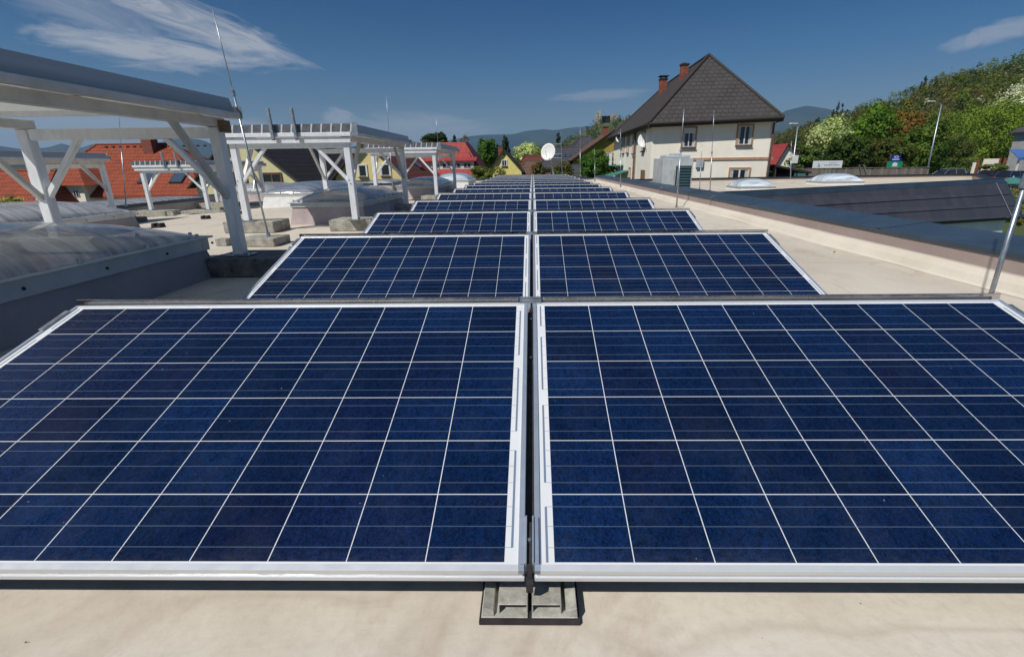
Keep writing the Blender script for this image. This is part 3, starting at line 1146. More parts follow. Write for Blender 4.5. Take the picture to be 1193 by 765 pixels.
# mounts at the gap
def make_mount():
    root = thing('panel_mount', '', 'panel mount', (0, YL, 0))
    ca, sa = math.cos(TILT), math.sin(TILT)
    MB().box(-.102, .100, -.026, .12, .0025, .012).box(-.03, .03, .121, 1.0, .0025, .010).build('rubber_mat', 'dark_rubber', root)
    for s in (-1, 1):
        t = MB()
        x0, x1 = (.004, .064) if s > 0 else (-.064, -.004)
        # raised tray with outer wing
        t.prism([(-.020, .013), (.11, .013), (.11, .016), (-.020, .016)], s * .004 if s > 0 else -.098, .096 if s > 0 else -.004, 'x')
        t.box(x0, x1, -.010, .10, .036, .039)
        t.box(x0, x1, .097, .10, .016, .036)
        t.box(min(s * .004, s * .007), max(s * .004, s * .007), -.008, .10, .016, .036)
        t.box(min(s * .061, s * .064), max(s * .061, s * .064), -.012, .10, .0162, .036)
        t.add([(s * .072, -.018, .017), (s * .096, -.018, .017), (s * .096, .1, .017), (s * .072, .1, .017), (s * .073, -.016, .028), (s * .094, -.016, .036), (s * .094, .1, .036), (s * .073, .1, .028)],
              [(0, 1, 2, 3), (4, 5, 6, 7), (0, 1, 5, 4), (1, 2, 6, 5), (2, 3, 7, 6), (3, 0, 4, 7)])
        t.build('foot_tray', 'concrete_metal', root, bevel=.0008)
    # side rails either side of gap, carrying the panels
    for s in (-1, 1):
        r = MB()
        P = [(.13, .030), (1.0, .030), (1.0, .0461), (.13, .0461)]
        r.prism(P, s * .012 if s > 0 else -.05, .05 if s > 0 else -.012, 'x')
        r.box(min(s * .02, s * .045), max(s * .02, s * .045), .90, .93, .046, .325)
        r.build('base_rail', 'alu_side', root)

    def loc(y, z):
        return (y * ca - z * sa, ZL + y * sa + z * ca)
    for s in (-1, 1):
        c = MB()
        # folded clamp flanges reaching over the frames
        for (ya, yb) in ((.012, .115),):
            x0, x1 = s * .0060, s * .0190
            c.prism([loc(ya, .0412), loc(yb, .0412), loc(yb, .0452), loc(ya, .0452)], min(x0, x1), max(x0, x1), 'x')
            x0, x1 = s * .0055, s * .0090
            c.prism([loc(ya, .010), loc(yb, .010), loc(yb, .0500), loc(ya, .0500)], min(x0, x1), max(x0, x1), 'x')
        c.build('middle_clamp', 'alu_side', root, bevel=.0006)
    c = MB()
    c.prism([loc(.020, .034), loc(.105, .034), loc(.105, .040), loc(.020, .040)], -.0052, .0052, 'x')
    c.prism([loc(-.009, -.01), loc(.0201, -.01), loc(.0201, .0395), loc(.010, .0395)], -.0050, .0050, 'x')
    c.prism([loc(-.012, -.02), loc(.010, -.02), loc(.010, .010), loc(-.012, .010)], -.007, .007, 'x')
    c.build('clamp_plate', 'dark_rubber', root)
    for yb, zb0 in ((.062, .040), (.70, .012), (.92, .012)):
        c = MB()
        a, b = loc(yb, zb0), loc(yb, zb0 + .006)
        c.tube((0, a[0], a[1]), (0, b[0], b[1]), .0042, .0042, 6)
        c.build('bolt', 'galvanised', root)
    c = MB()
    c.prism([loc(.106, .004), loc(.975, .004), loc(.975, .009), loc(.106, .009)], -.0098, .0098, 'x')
    c.build('gap_shade_strip', 'dark_rubber', root)  # dark strip added to stand in for the shadow below the gap
    c = MB()
    c.prism([loc(.984, .0412), loc(1.006, .0412), loc(1.006, .0560), loc(1.003, .0560), loc(1.003, .0440), loc(.984, .0440)], -.040, .040, 'x')
    c.build('joint_plate', 'galvanised', root, bevel=.0006)
    c = MB()
    for (a, b) in (((.05, .03), (.5, .028)), ((.5, .028), (.9, .05))):
        c.tube((.003, a[0], a[1]), (-.004, b[0], b[1]), .004, .004, 6)
    c.build('cable', 'dark_rubber', root)
    return root


simple('concrete_metal', (.46, .45, .40), .55, .12, .22, 40, .3, dark=(.28, .27, .24))
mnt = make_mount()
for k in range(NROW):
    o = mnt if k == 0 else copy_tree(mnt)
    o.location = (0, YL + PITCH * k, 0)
    lb = 'metal foot and clamp with two square trays at the front of the gap' if k == 0 else 'metal mount in the gap between the two panels of the %s row from the front' % ORD[k]
    tag(o, lb, 'panel mount', 'mounting feet along the gap between the panel columns')


# ------------------------------------------------------------------ louvred racks
def make_rack(name, label, x0, x1, y0, y1, zb, zt, group, pegs=False, wood=False, blocks=(True,) * 4, ridged=True):
    """rack: posts at x0/x1 and y0/y1, base height zb, beam top zt"""
    cx, cy = (x0 + x1) / 2, (y0 + y1) / 2
    root = thing(name, label, 'metal rack', (cx, cy, zb), 0, group)
    hx, hy, H = (x1 - x0) / 2, (y1 - y0) / 2, zt - zb
    for sy in (-1, 1):
        for sx in (-1, 1):
            p = MB().box(sx * hx - .043, sx * hx + .043, sy * hy - .043, sy * hy + .043, .008, H - .001)
            p.build('post', 'rack_white', root, bevel=.006)
            b = MB().box(sx * hx - .11, sx * hx + .11, sy * hy - .075, sy * hy + .075, 0, .0078)
            for q in (-1, 1):
                b.tube((sx * hx + q * .085, sy * hy, .008), (sx * hx + q * .085, sy * hy, .02), .009, .009, 6)
            b.build('base_plate', 'galvanised', root)
    for sy in (-1, 1):
        for sx in (-1, 1):
            MB().bar((sx * (hx - .03), sy * hy, H - .52), (sx * (hx - .46), sy * hy, H - .03), .042, .046, up=(0, 1, 0)).build('brace', 'rack_white', root, bevel=.004)
            MB().bar((sx * hx, sy * (hy - .03), H - .54), (sx * hx, sy * (hy - .50), H + .02), .042, .046, up=(1, 0, 0)).build('brace', 'rack_grey', root, bevel=.004)
    for sy in (-1, 1):
        MB().box(-hx + .044, hx - .044, sy * hy - .03, sy * hy + .03, H - .085, H - .001).build('cross_beam', 'rack_white', root, bevel=.004)
    for sx in (-1, 1):
        MB().box(sx * hx - .051, sx * hx + .051, -hy - .055, hy + .055, H + .001, H + .068).build('side_beam', 'rack_grey', root, bevel=.005)
    fb = MB().box(-hx - .13, hx + .08, -hy - .085, -hy - .058, H - .025, H + .045)
    fb.box(-hx - .15, hx + .10, -hy - .11, -hy - .059, H + .055, H + .105)
    fb.build('front_rail', 'rack_white', root, bevel=.004)
    nb = 14
    W = 2 * hx + .30
    step = W / nb
    top = H + .105
    for k in range(nb):
        xa = -hx - .19 + k * step
        m = MB()
        sk = .022
        m.prism([(xa, top), (xa + step - .020, top), (xa + step - .020 + sk, top + .105), (xa + sk, top + .105)], -hy - .09, hy + .09, 'y', mi=0, endmi=1)
        m.prism([(xa + step - .020, top + .002), (xa + step - .001, top + .002), (xa + step - .001 + sk, top + .104), (xa + step - .020 + sk, top + .104)], -hy - .097, -hy - .0895, 'y', mi=0)
        m.build('louvre', ['louvre_white', 'louvre_end'], root)
    xe = hx + .115
    for yj in [-hy + .25 + q_ * (2 * hy - .5) / 3 for q_ in range(4)]:
        MB().box(-hx - .14, xe + .02, yj - .022, yj + .022, H + .069, H + .1045).build('purlin', 'rack_white', root)
    for sx in (-1, 1):
        for sy in (-1, 1):
            for (dx_, dz_) in ((0, -.50), (.02, -.55)):
                MB().tube((sx * hx - .02 + dx_ * sx, sy * hy - .0435, H + dz_), (sx * hx - .02 + dx_ * sx, sy * hy - .052, H + dz_), .009, .009, 6).build('bolt', 'galvanised', root)
    f = MB()
    f.prism([(xe + .036, top + .002), (xe + .046, top + .002), (xe + .024, top + .102), (xe + .012, top + .102)], -hy - .085, hy + .02, 'y')
    f.build('edge_fin', 'fin_metal', root)
    f = MB()
    f.prism([(xe + .01, top - .046), (xe + .075, top - .046), (xe + .075, top - .002), (xe + .01, top - .002)], -hy - .10, hy + .05, 'y')
    f.build('edge_rail', 'rack_grey', root, bevel=.004)
    MB().box(xe + .015, xe + .085, hy + .051, hy + .058, top - .045, top + .045).build('end_cap', 'galvanised', root)
    MB().box(xe + .015, xe + .085, -hy - .108, -hy - .101, top - .045, top + .12).build('end_cap', 'galvanised', root)
    if wood:
        MB().box(hx + .055, hx + .105, hy - .05, hy + .03, H - .04, H + .045).build('wood_board', 'wood_board', root)
    if pegs:
        for px_ in pegs:
            p = MB()
            p.bar((px_ + .01, -hy - .135, H + .02), (px_ - .005, -hy - .135, H + .40), .04, .04)
            p.build('upright_tube', 'galvanised', root, bevel=.003)
            MB().box(px_ - .005, px_ + .025, -hy - .151, -hy - .119, H + .012, H + .0195).build('tube_plug', 'dark_rubber', root)
    return root


def block(label, x, y, z0, w=.75, d=.5, h=.165, dark=False, group='concrete blocks ballasting the rack posts'):
    m = MB()
    n = 2
    for k in range(n):
        m.box(-w / 2 + .002 * k, w / 2 - .002 * k, -d / 2 + k * d / n + .004, -d / 2 + (k + 1) * d / n - .004, 0.002, h - .003 * k)
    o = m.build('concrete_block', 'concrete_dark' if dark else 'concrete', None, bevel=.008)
    o.location = (x, y, z0)
    tag(o, label, 'concrete block', group)
    return o


RG = 'louvred metal racks standing on the left of the roof'
make_rack('metal_rack', 'big metal rack reaching out of the picture at upper left', -4.06, -2.51, -1.1, 2.44, .17, 1.19, RG, wood=True)
make_rack('metal_rack', 'metal rack with two short upright tubes beside the third panel row', -4.05, -2.50, 5.28, 8.15, .165, 1.21, RG, pegs=(-.16, .15))
make_rack('metal_rack', 'small distant metal rack in front of the red sheet roof', -3.99, -2.45, 11.1, 14.2, .17, 1.21, RG)
make_rack('metal_rack', 'metal rack at far left, cut by the picture edge, before the red tiled house', -10.6, -9.05, 5.2, 8.9, -.10, 1.0, RG)
make_rack('metal_rack', 'metal rack before the red roof windows, with two upright tubes', -9.93, -8.42, 11.1, 13.9, -.13, .87, RG, pegs=(-.05, .28))
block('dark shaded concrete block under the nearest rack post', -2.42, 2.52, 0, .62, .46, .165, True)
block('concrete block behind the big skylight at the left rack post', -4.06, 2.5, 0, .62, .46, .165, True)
block('long pale concrete block under the left post of the rack with tubes', -4.02, 5.45, 0, .72, .5, .16)
block('pale concrete block touching the third row left panel, under a rack post', -2.55, 5.55, 0, .72, .5, .16)
block('concrete block under the back right post of the rack with tubes', -2.55, 8.2, 0, .5, .5, .16)
block('concrete block under the back left post of the rack with tubes', -4.05, 8.2, 0, .5, .5, .16)
block('beige block at the front right post of the small distant rack', -2.5, 11.1, 0, .62, .5, .165)
block('block at the front left post of the small distant rack', -3.99, 11.1, 0, .5, .5, .165)
block('block at the back right post of the small distant rack', -2.45, 14.2, 0, .5, .5, .165)
block('block at the back left post of the small distant rack', -3.99, 14.2, 0, .5, .5, .165)
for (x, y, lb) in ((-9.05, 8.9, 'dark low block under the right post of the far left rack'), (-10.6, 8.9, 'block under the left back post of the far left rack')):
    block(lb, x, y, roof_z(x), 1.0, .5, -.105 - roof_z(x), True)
for (x, y, lb) in ((-9.93, 11.1, 'flat pale slab under the left post of the rack before the red roof windows'), (-8.42, 11.1, 'flat pale slab under the right post of the rack before the red roof windows'),
                   (-9.93, 13.9, 'slab under the back left post of the rack before the red roof windows'), (-8.42, 13.9, 'slab under the back right post of the rack before the red roof windows')):
    block(lb, x, y, roof_z(x), 1.1, .6, -.135 - roof_z(x))


# small ballast pieces lying about
def small_block(label, px, py, w, d, h, mtl, hollow=False):
    v = ray(px, py)
    zz = 0
    for _ in range(4):
        p = CAM + v * ((zz - CAM.z) / v.z)
        zz = roof_z(p.x)
    m = MB()
    if hollow:
        for sx in (-1, 1):
            m.prism([(sx * w * .28 - w * .18, 0), (sx * w * .28 + w * .18, 0), (sx * w * .28 + w * .10, h), (sx * w * .28 - w * .10, h)], -d / 2, d / 2, 'y')
        m.box(-w * .46, w * .46, -d * .45, d * .45, 0.001, h * .3)
    else:
        m.box(-w / 2, w / 2, -d / 2, d / 2, 0.001, h)
    o = m.build('wire_holder' if hollow else 'concrete_piece', mtl, None, bevel=.004)
    o.location = p
    tag(o, label, 'wire holder' if hollow else 'concrete piece', 'small blocks lying on the left roof')


small_block('small pale concrete cube in front of the mast paver', 262, 286, .13, .13, .085, 'concrete')
small_block('small black roof wire holder beside the big skylight rim', 185, 265, .20, .13, .08, 'dark_rubber', True)
small_block('black double wire holder left of the nearest rack post', 240, 255, .17, .12, .07, 'dark_rubber', True)
small_block('black double wire holder between the posts of the rack with tubes', 281, 249, .17, .12, .07, 'dark_rubber', True)
small_block('black wire holder further back under the rack with tubes', 319, 241, .17, .12, .07, 'dark_rubber', True)
small_block('small pale concrete piece beside the flat slab', 201, 251, .16, .14, .10, 'concrete')
small_block('small grey concrete piece right of the far slab', 255, 247, .2, .16, .12, 'concrete')


# ------------------------------------------------------------------ skylights
def skylight(label, x0, x1, y0, y1, zb, hc, rh, hd, dome_m, curb_m, rim_m, group='rectangular dome skylights on the roof', flare=.07, bolts=True, seed=0, rz=0.0):
    cx, cy = (x0 + x1) / 2, (y0 + y1) / 2
    hx, hy = (x1 - x0) / 2, (y1 - y0) / 2
    root = thing('skylight', label, 'skylight', (cx, cy, zb), rz, group)
    m = MB()
    a = [(-hx - flare, -hy - flare, -.12), (hx + flare, -hy - flare, -.12), (hx + flare, hy + flare, -.12), (-hx - flare, hy + flare, -.12)]
    b = [(-hx, -hy, hc), (hx, -hy, hc), (hx, hy, hc), (-hx, hy, hc)]
    fs = [(0, 1, 5, 4), (1, 2, 6, 5), (2, 3, 7, 6), (3, 0, 4, 7)]
    m.add(a + b, fs)
    i_ = .16
    b2 = [(-hx + i_, -hy + i_, hc), (hx - i_, -hy + i_, hc), (hx - i_, hy - i_, hc), (-hx + i_, hy - i_, hc)]
    c2 = [(-hx + i_, -hy + i_, -.1), (hx - i_, -hy + i_, -.1), (hx - i_, hy - i_, -.1), (-hx + i_, hy - i_, -.1)]
    m.add(b2 + c2, fs + [(4, 5, 6, 7)])
    m.build('curb', curb_m, root)
    r = MB()
    o_ = .02
    for (xa, xb, ya, yb) in ((-hx - o_, hx + o_, -hy - o_, -hy + .07), (-hx - o_, hx + o_, hy - .07, hy + o_), (-hx - o_, -hx + .07, -hy + .0702, hy - .0702), (hx - .07, hx + o_, -hy + .0702, hy - .0702)):
        r.box(xa, xb, ya, yb, hc + .001, hc + rh)
    r.box(-hx - o_ - .03, hx + o_ + .03, -hy - o_ - .03, -hy + .03, hc + rh + .0005, hc + rh + .014)
    r.box(-hx - o_ - .03, hx + o_ + .03, hy - .03, hy + o_ + .03, hc + rh + .0005, hc + rh + .014)
    r.box(-hx - o_ - .03, -hx + .03, -hy + .0302, hy - .0302, hc + rh + .0005, hc + rh + .014)
    r.box(hx - .03, hx + o_ + .03, -hy + .0302, hy - .0302, hc + rh + .0005, hc + rh + .014)
    r.build('rim', rim_m, root, bevel=.004)
    # pillow dome
    d = MB()
    N = 26
    vs = []
    for j in range(N + 1):
        for i in range(N + 1):
            u, v_ = -1 + 2 * i / N, -1 + 2 * j / N
            u, v_ = math.sin(u * math.pi / 2), math.sin(v_ * math.pi / 2)
            z = hd * ((max(0, 1 - abs(u) ** 2.6)) * (max(0, 1 - abs(v_) ** 3.2))) ** .62
            vs.append((u * (hx + .005), v_ * (hy + .005), hc + rh + .016 + z))
    fs = [(j * (N + 1) + i, j * (N + 1) + i + 1, (j + 1) * (N + 1) + i + 1, (j + 1) * (N + 1) + i) for j in range(N) for i in range(N)]
    d.add(vs, fs)
    d.build('dome', dome_m, root, smooth=True)
    if bolts:
        nyb = max(3, int(2 * hy / .45))
        for sx in (-1, 1):
            for k in range(nyb):
                y = -hy + .1 + (2 * hy - .2) * k / (nyb - 1)
                MB().tube((sx * (hx + .012), y, hc + rh + .014), (sx * (hx + .012), y, hc + rh + .045), .016, .013, 8).build('bolt', 'galvanised', root)
                MB().tube((sx * (hx + o_ - .004), y + .16, hc + rh * .5), (sx * (hx + o_ + .006), y + .16, hc + rh * .5), .010, .010, 8).build('rivet', 'dark_metal', root)
        for sy in (-1, 1):
            for k in range(4):
                x = -hx + .12 + (2 * hx - .24) * k / 3
                MB().tube((x, sy * (hy + .012), hc + rh + .014), (x, sy * (hy + .012), hc + rh + .045), .016, .013, 8).build('bolt', 'galvanised', root)
    return root


SG = 'rectangular dome skylights on the roof'
skylight('large ribbed smoky skylight with grey curb at left beside the front panel row', -4.35, -2.76, -1.6, 2.38, 0, .225, .10, .24, 'dome_smoky', 'curb_grey', 'rim_grey', SG)
skylight('skylight with pinkish curb under the rack with tubes', -3.86, -2.72, 6.25, 8.75, 0, .27, .065, .20, 'dome_clear', 'curb_pink', 'rim_grey', SG)
skylight('skylight under the small distant rack, grey lilac curb', -3.86, -2.72, 12.6, 15.6, 0, .27, .065, .22, 'dome_clear', 'curb_pink', 'rim_grey', SG)
skylight('pale blue skylight with white curb near the far end of the panels', -4.0, -2.6, 18.6, 21.2, 0, .26, .06, .26, 'dome_white', 'white_paint', 'white_paint', SG, bolts=False)
skylight('skylight with white curb in front of the black sloping roof', -7.2, -5.9, 11.6, 15.2, roof_z(-6.5), .27, .06, .26, 'dome_clear', 'white_paint', 'white_paint', SG)
skylight('smoky skylight behind the left post of the nearest rack', -8.6, -7.0, 3.6, 6.9, roof_z(-7.8), .27, .08, .25, 'dome_smoky', 'curb_grey', 'rim_grey', SG)
skylight('long skylight below the red tiled house, dark coped', -11.9, -10.5, 9.3, 14.2, roof_z(-11.2), .30, .07, .10, 'dome_smoky', 'curb_grey', 'coping', SG)
skylight('lilac grey skylight behind the rack before the red roof windows', -10.9, -9.2, 15.6, 18.6, roof_z(-10), .33, .07, .26, 'dome_smoky', 'curb_pink', 'rim_grey', SG)
skylight('far left back skylight before the cream gabled house', -8.6, -7.2, 17.2, 20.2, roof_z(-8), .30, .07, .16, 'dome_smoky', 'curb_grey', 'rim_grey', SG)
skylight('small blue skylight in front of the yellow house windows', -6.7, -5.6, 18.2, 20.4, roof_z(-6), .26, .06, .14, 'dome_smoky', 'curb_grey', 'coping', SG)


# ------------------------------------------------------------------ masts
def mast(label, base, H, r=.011, paver=False, guys=False, joint=None, name='lightning_rod', tip=None, group='lightning rods on the roofs'):
    root = thing(name, label, 'lightning rod', tuple(base), 0, group)
    tip = Vector(tip) if tip is not None else Vector((0, 0, H))
    j = joint if joint else .55
    p = MB()
    p.tube((0, 0, 0), tip * j, r, r, 8)
    p.tube(tip * j, tip, r * .55, r * .45, 8)
    p.build('rod', 'galvanised', root, smooth=True)
    c = MB()
    c.tube(tip * (j - .012), tip * (j + .012), r * 1.8, r * 1.5, 8)
    c.tube((0, 0, 0), (0, 0, .05), r * 2.2, r * 1.8, 8)
    c.build('collar', 'galvanised', root)
    if guys:
        g = MB()
        for a in (0.3, 2.4, 4.5):
            g.tube(tip * .28 + Vector((0, 0, 0)), tip * .235 + Vector((math.cos(a) * .05, math.sin(a) * .05, 0)), .006, .006, 6)
        g.build('spreader', 'galvanised', root)
    return root


v = ray(313, 275)
pv = MB().box(-.22, .22, -.2, .2, .002, .095)
mb_ = CAM + v * ((.1 - CAM.z) / v.z)
o = pv.build('paving_slab', 'concrete', None, bevel=.008)
o.location = (mb_.x - .06, mb_.y, 0)
tag(o, 'pale concrete slab holding the tall thin lightning rod at left', 'paving slab')
mast('tall thin lightning rod on a pale slab beside the second panel row', (mb_.x, mb_.y, .096), 0, .0115, tip=at(248, 12, mb_.y + .02) - Vector((mb_.x, mb_.y, .096)), joint=.665, guys=True)


def mast_px(label, bx, by, tx, ty, Y, r=.012, **k):
    b, t = at(bx, by, Y), at(tx, ty, Y)
    return mast(label, b, 0, r, tip=t - b, **k)


v = ray(1137, 400)
b = CAM + v * (-CAM.z / v.z)
mast('lightning rod standing between the front right panel corner and the parapet', (b.x, b.y, 0.002), 2.6, .0105, joint=.30)
mast_px('lightning rod at the right parapet, left one of the two before the white house', 788, 243, 797, 127, 8.7, .016, joint=.6)
mast_px('lightning rod right of the air handling box, before the white house wall', 827, 224, 832, 129, 11.3, .013, joint=.5)
mast_px('thin short rod just right of the air handling box', 815, 221, 818, 168, 12.0, .010)
mast_px('rod at the parapet bend left of the white house', 676, 205, 676, 148, 24.5, .02)
mast_px('rod by the parapet before the green bush', 693, 211, 693, 174, 17.0, .014)
mast_px('slim rod standing on the parapet before the dish', 723, 218, 723, 150, 13.4, .012)
mast_px('thin rod rising behind the roof of the rack with tubes', 458, 225, 450, 111, 10.5, .012)
mast_px('thin rod rising above the small distant rack', 513, 212, 508, 135, 16.0, .014)
mast_px('thin rod at far left before the red tiled roof', 147, 240, 137, 118, 9.6, .012)
mast_px('small rod at the far end of the wing roof', 921, 209, 922, 165, 20.5, .02)


# ------------------------------------------------------------------ satellite dish on far roof
def dish(label, c, r, d, pole_to=None, name='satellite_dish', wall=None):
    root = thing(name, label, 'satellite dish', tuple(pole_to if pole_to is not None else wall))
    base = root.location.copy()
    c = Vector(c)
    d = Vector(d).normalized()
    up = Vector((0, 0, 1))
    x = d.cross(up).normalized()
    y = x.cross(d)
    m = MB()
    N, K = 28, 6
    vs, fs = [], []
    for side in (0, 1):
        for k in range(K + 1):
            rr = r * k / K
            for i in range(N):
                t = 2 * math.pi * i / N
                z = .16 * r * (k / K) ** 2 - (.012 if side else 0)
                vs.append(c + x * (math.cos(t) * rr * .9) + y * (math.sin(t) * rr) + d * z - base)
    for side in (0, 1):
        o_ = side * (K + 1) * N
        for k in range(K):
            for i in range(N):
                fs.append((o_ + k * N + i, o_ + k * N + (i + 1) % N, o_ + (k + 1) * N + (i + 1) % N, o_ + (k + 1) * N + i))
    a, b2 = K * N, (K + 1) * N + K * N
    for i in range(N):
        fs.append((a + i, a + (i + 1) % N, b2 + (i + 1) % N, b2 + i))
    m.add(vs, fs)
    m.build('reflector', 'white_paint', root, smooth=True)
    l = MB()
    f = c + d * (r * .95) - y * (r * .15)
    l.tube(c - y * (r * .98) + d * (r * .15) - base, f - base, r * .02, r * .02, 6)
    l.tube(f - base, f + d * (r * .12) - base, r * .07, r * .05, 8)
    l.build('feed_arm', 'galvanised', root)
    if pole_to is not None:
        p = MB()
        p.tube((0, 0, 0), c - base - d * .05 + Vector((0, 0, r * .1)), .045, .045, 8)
        for a_ in (0, 2.1, 4.2):
            p.tube((0, 0, .35), (math.cos(a_) * .3, math.sin(a_) * .3, 0), .02, .02, 6)
        p.build('pole', 'galvanised', root)
    else:
        p = MB()
        p.tube((0, 0, 0), c - base - d * .03, .035, .035, 6)
        p.build('pole', 'galvanised', root)
    return root


DB = at(647, 205, 24.9)
dish('white satellite dish on a pole at the far end of the panel rows', at(639, 177.5, 24.6), .43, (-.35, -.85, .25), Vector((DB.x, 24.9, .0)))
# antenna frame beside dish
A0 = at(655, 206, 25.2)
an = thing('aerial', 'thin aerial mast with cross bars right of the white satellite dish', 'aerial', (A0.x, 25.2, 0))
mm = MB()
top = at(653.5, 152, 25.2)
mm.tube((0, 0, 0), (top.x - A0.x, 0, top.z), .022, .018, 6)
mm.build('pole', 'galvanised', an)
mm = MB()
for (xa, y_) in ((643, 168), (646, 179.5), (645, 184)):
    p, q = at(xa, y_, 25.2), at(654, y_, 25.2)
    mm.tube((p.x - A0.x, 0, p.z), (q.x - A0.x, 0, q.z), .018, .018, 6)
mm.build('cross_bar', 'galvanised', an)

# ------------------------------------------------------------------ right wing roof
WA, WB = Vector((3.81, 8.34, 0)), Vector((14.2, 13.85, 0))
WC, WD = Vector((21.5, 23.2, 0)), Vector((3.81, 20.3, 0))
dirAB = (WB - WA).normalized()
nrmAB = Vector((dirAB.y, -dirAB.x, 0))
m = MB()
m.add([tuple(WA + Vector((0, .25, .0))), tuple(WB + Vector((0, .15, 0))), tuple(WC), tuple(WD)], [(0, 1, 2, 3)])
tag(m.build('wing_roof', 'roof_membrane'), kind='structure')
wg = thing('wing_building', 'white walled wing with a slate clad edge right of the parapet', 'building', tuple(WA), math.atan2(dirAB.y, dirAB.x))
LW = (WB - WA).length


def band_face(t0, t1, z_top, z_bot, o_top, o_bot):
    pass


# local frame: x along the edge, -y outward
m = MB()
m.prism([(0.30, .305), (-.02, .335), (-.05, .33), (-.05, .27), (-.03, .262), (.30, .27)], .0, LW + .03, 'x')
m.build('coping', 'coping_edge', wg, bevel=.004)
fl = MB()
fl.prism([(-.055, .318), (-.062, .318), (-.105, .205), (-.095, .205)], 0, LW + .02, 'x')
fl.build('top_flashing', 'coping', wg)
LB = LW
dtop, dbot, ztop = -.10, -.60, .205
ZBL, ZBR = -.42, -.76      # the lower edge runs down a little towards the right end
for k in range(3):
    m = MB()
    q = []
    for kk2 in (k, k + 1):
        f_ = kk2 / 3
        y_ = dtop + (dbot - dtop) * f_
        q.append((y_, ztop + (ZBL - ztop) * f_, ztop + (ZBR - ztop) * f_, LB + kk2 * .09))
    (ya, zla, zra, xa_), (yb, zlb, zrb, xb_) = q
    t = .022
    m.add([(0, ya, zla), (xa_, ya, zra), (xb_, yb - t, zrb - .004), (0, yb - t, zlb - .004), (0, ya + .03, zla), (xa_, ya + .03, zra), (xb_, yb + .01, zrb), (0, yb + .01, zlb)],
          [(0, 1, 2, 3), (4, 5, 6, 7), (3, 2, 6, 7), (0, 1, 5, 4), (1, 2, 6, 5), (0, 3, 7, 4)])
    m.build('slate_course', 'slate_band', wg)
m = MB()
m.bar((LB + .03, -.08, .24), (LB + .36, -.63, -.79), .10, .03, up=(0, -1, .4))
m.build('hip_trim', 'coping', wg)
m = MB()
m.bar((0, -.55, -.47), (LB + .28, -.55, -.82), .06, .06)
m.build('eave', 'coping_edge', wg)
m = MB()
xw = LW - .35
m.add([(0, -.50, GZ - .5), (xw, -.50, GZ - .5), (xw, .05, GZ - .5), (0, .05, GZ - .5), (0, -.50, -.36), (xw, -.50, -.66), (xw, .05, -.66), (0, .05, -.36)],
      [(3, 2, 1, 0), (4, 5, 6, 7), (0, 1, 5, 4), (1, 2, 6, 5), (2, 3, 7, 6), (3, 0, 4, 7)])
m.add([(LW - .34, -.3, GZ - .5), (LW - .34, .05, GZ - .5), (LW + 3.0, 8.5, GZ - .5), (LW - .34, -.3, -.65), (LW - .34, .05, -.65), (LW + 3, 8.5, -.65)], [(0, 1, 4, 3), (1, 2, 5, 4)])
m.build('wall', 'wing_wall', wg)
m = MB()
m.tube((LB - .55, -.10, .22), (LB - .45, -.655, -.73), .010, .010, 6)
m.build('lightning_wire', 'galvanised', wg)
# wing far parapet
dCD = (WC - WD)
wp = thing('wing_parapet', 'low beige parapet with thin dark coping before the white house', 'parapet', tuple(WD), math.atan2(dCD.y, dCD.x))
LD = dCD.length
MB().box(0, LD, 0, .25, -.9, .20).build('upstand', 'parapet_membrane', wp, bevel=.02)
MB().box(-.05, LD, -.04, .29, .202, .235).build('coping', 'coping_edge', wp, bevel=.004)
wm = MB()
wm.tube((0, -.6, .25), (LD * .9, -.5, .25), .008, .008, 6)
wr = thing('wing_side_parapet', 'beige parapet at the right end of the wing roof', 'parapet', tuple(WB + Vector((.1, .3, 0))), math.atan2((WC - WB).y, (WC - WB).x))
LR = (WC - WB).length
MB().box(0, LR, -.25, 0, -.9, .18).build('upstand', 'parapet_membrane', wr, bevel=.02)
MB().box(0, LR, -.29, .04, .182, .215).build('coping', 'coping_edge', wr, bevel=.004)
WGp = 'white dome skylights on the wing roof'
skylight('white dome skylight on the wing roof left, next to the air handling box', 6.82, 7.95, 14.9, 16.1, 0, .08, .04, .22, 'dome_white', 'white_paint', 'white_paint', WGp, bolts=False, flare=.05)
skylight('white dome skylight on the wing roof right, before the wooden fence', 11.35, 12.80, 18.0, 19.4, 0, .08, .05, .28, 'dome_white', 'white_paint', 'white_paint', WGp, bolts=False, flare=.05)

# air handling unit
hv = thing('air_handling_unit', 'grey metal box with dark green louvres on the wing roof', 'air handler', (4.30, 13.9, 0.0))
MB().box(-.44, .44, -.45, .75, .05, 1.02).build('casing', 'hvac_grey', hv, bevel=.012)
MB().box(-.30, .40, -.25, .6, 1.021, 1.11).box(-.1, .2, 0, .3, 1.111, 1.16).build('top_cover', 'rim_grey', hv, bevel=.03)
MB().box(-.05, .40, -.462, -.451, .06, .80).build('louvre_panel', 'dark_metal', hv)
lm = MB()
for k in range(9):
    z = .09 + k * .08
    lm.add([(-.03, -.49, z), (.38, -.49, z), (.38, -.463, z + .05), (-.03, -.463, z + .05), (-.03, -.485, z - .006), (.38, -.485, z - .006), (.38, -.4625, z + .042), (-.03, -.4625, z + .042)],
           [(0, 1, 2, 3), (4, 5, 6, 7), (0, 1, 5, 4), (0, 3, 7, 4), (1, 2, 6, 5)])
lm.build('louvre_blade', 'hvac_louvre', hv)
MB().box(-.005, .008, -.497, -.49, .06, .8).box(-.12, -.09, -.47, -.452, .06, .72).build('louvre_bar', 'hvac_grey', hv)
MB().box(-.40, -.3, -.4, .7, 0, .05).box(.3, .4, -.4, .7, 0, .05).build('skid', 'dark_metal', hv)


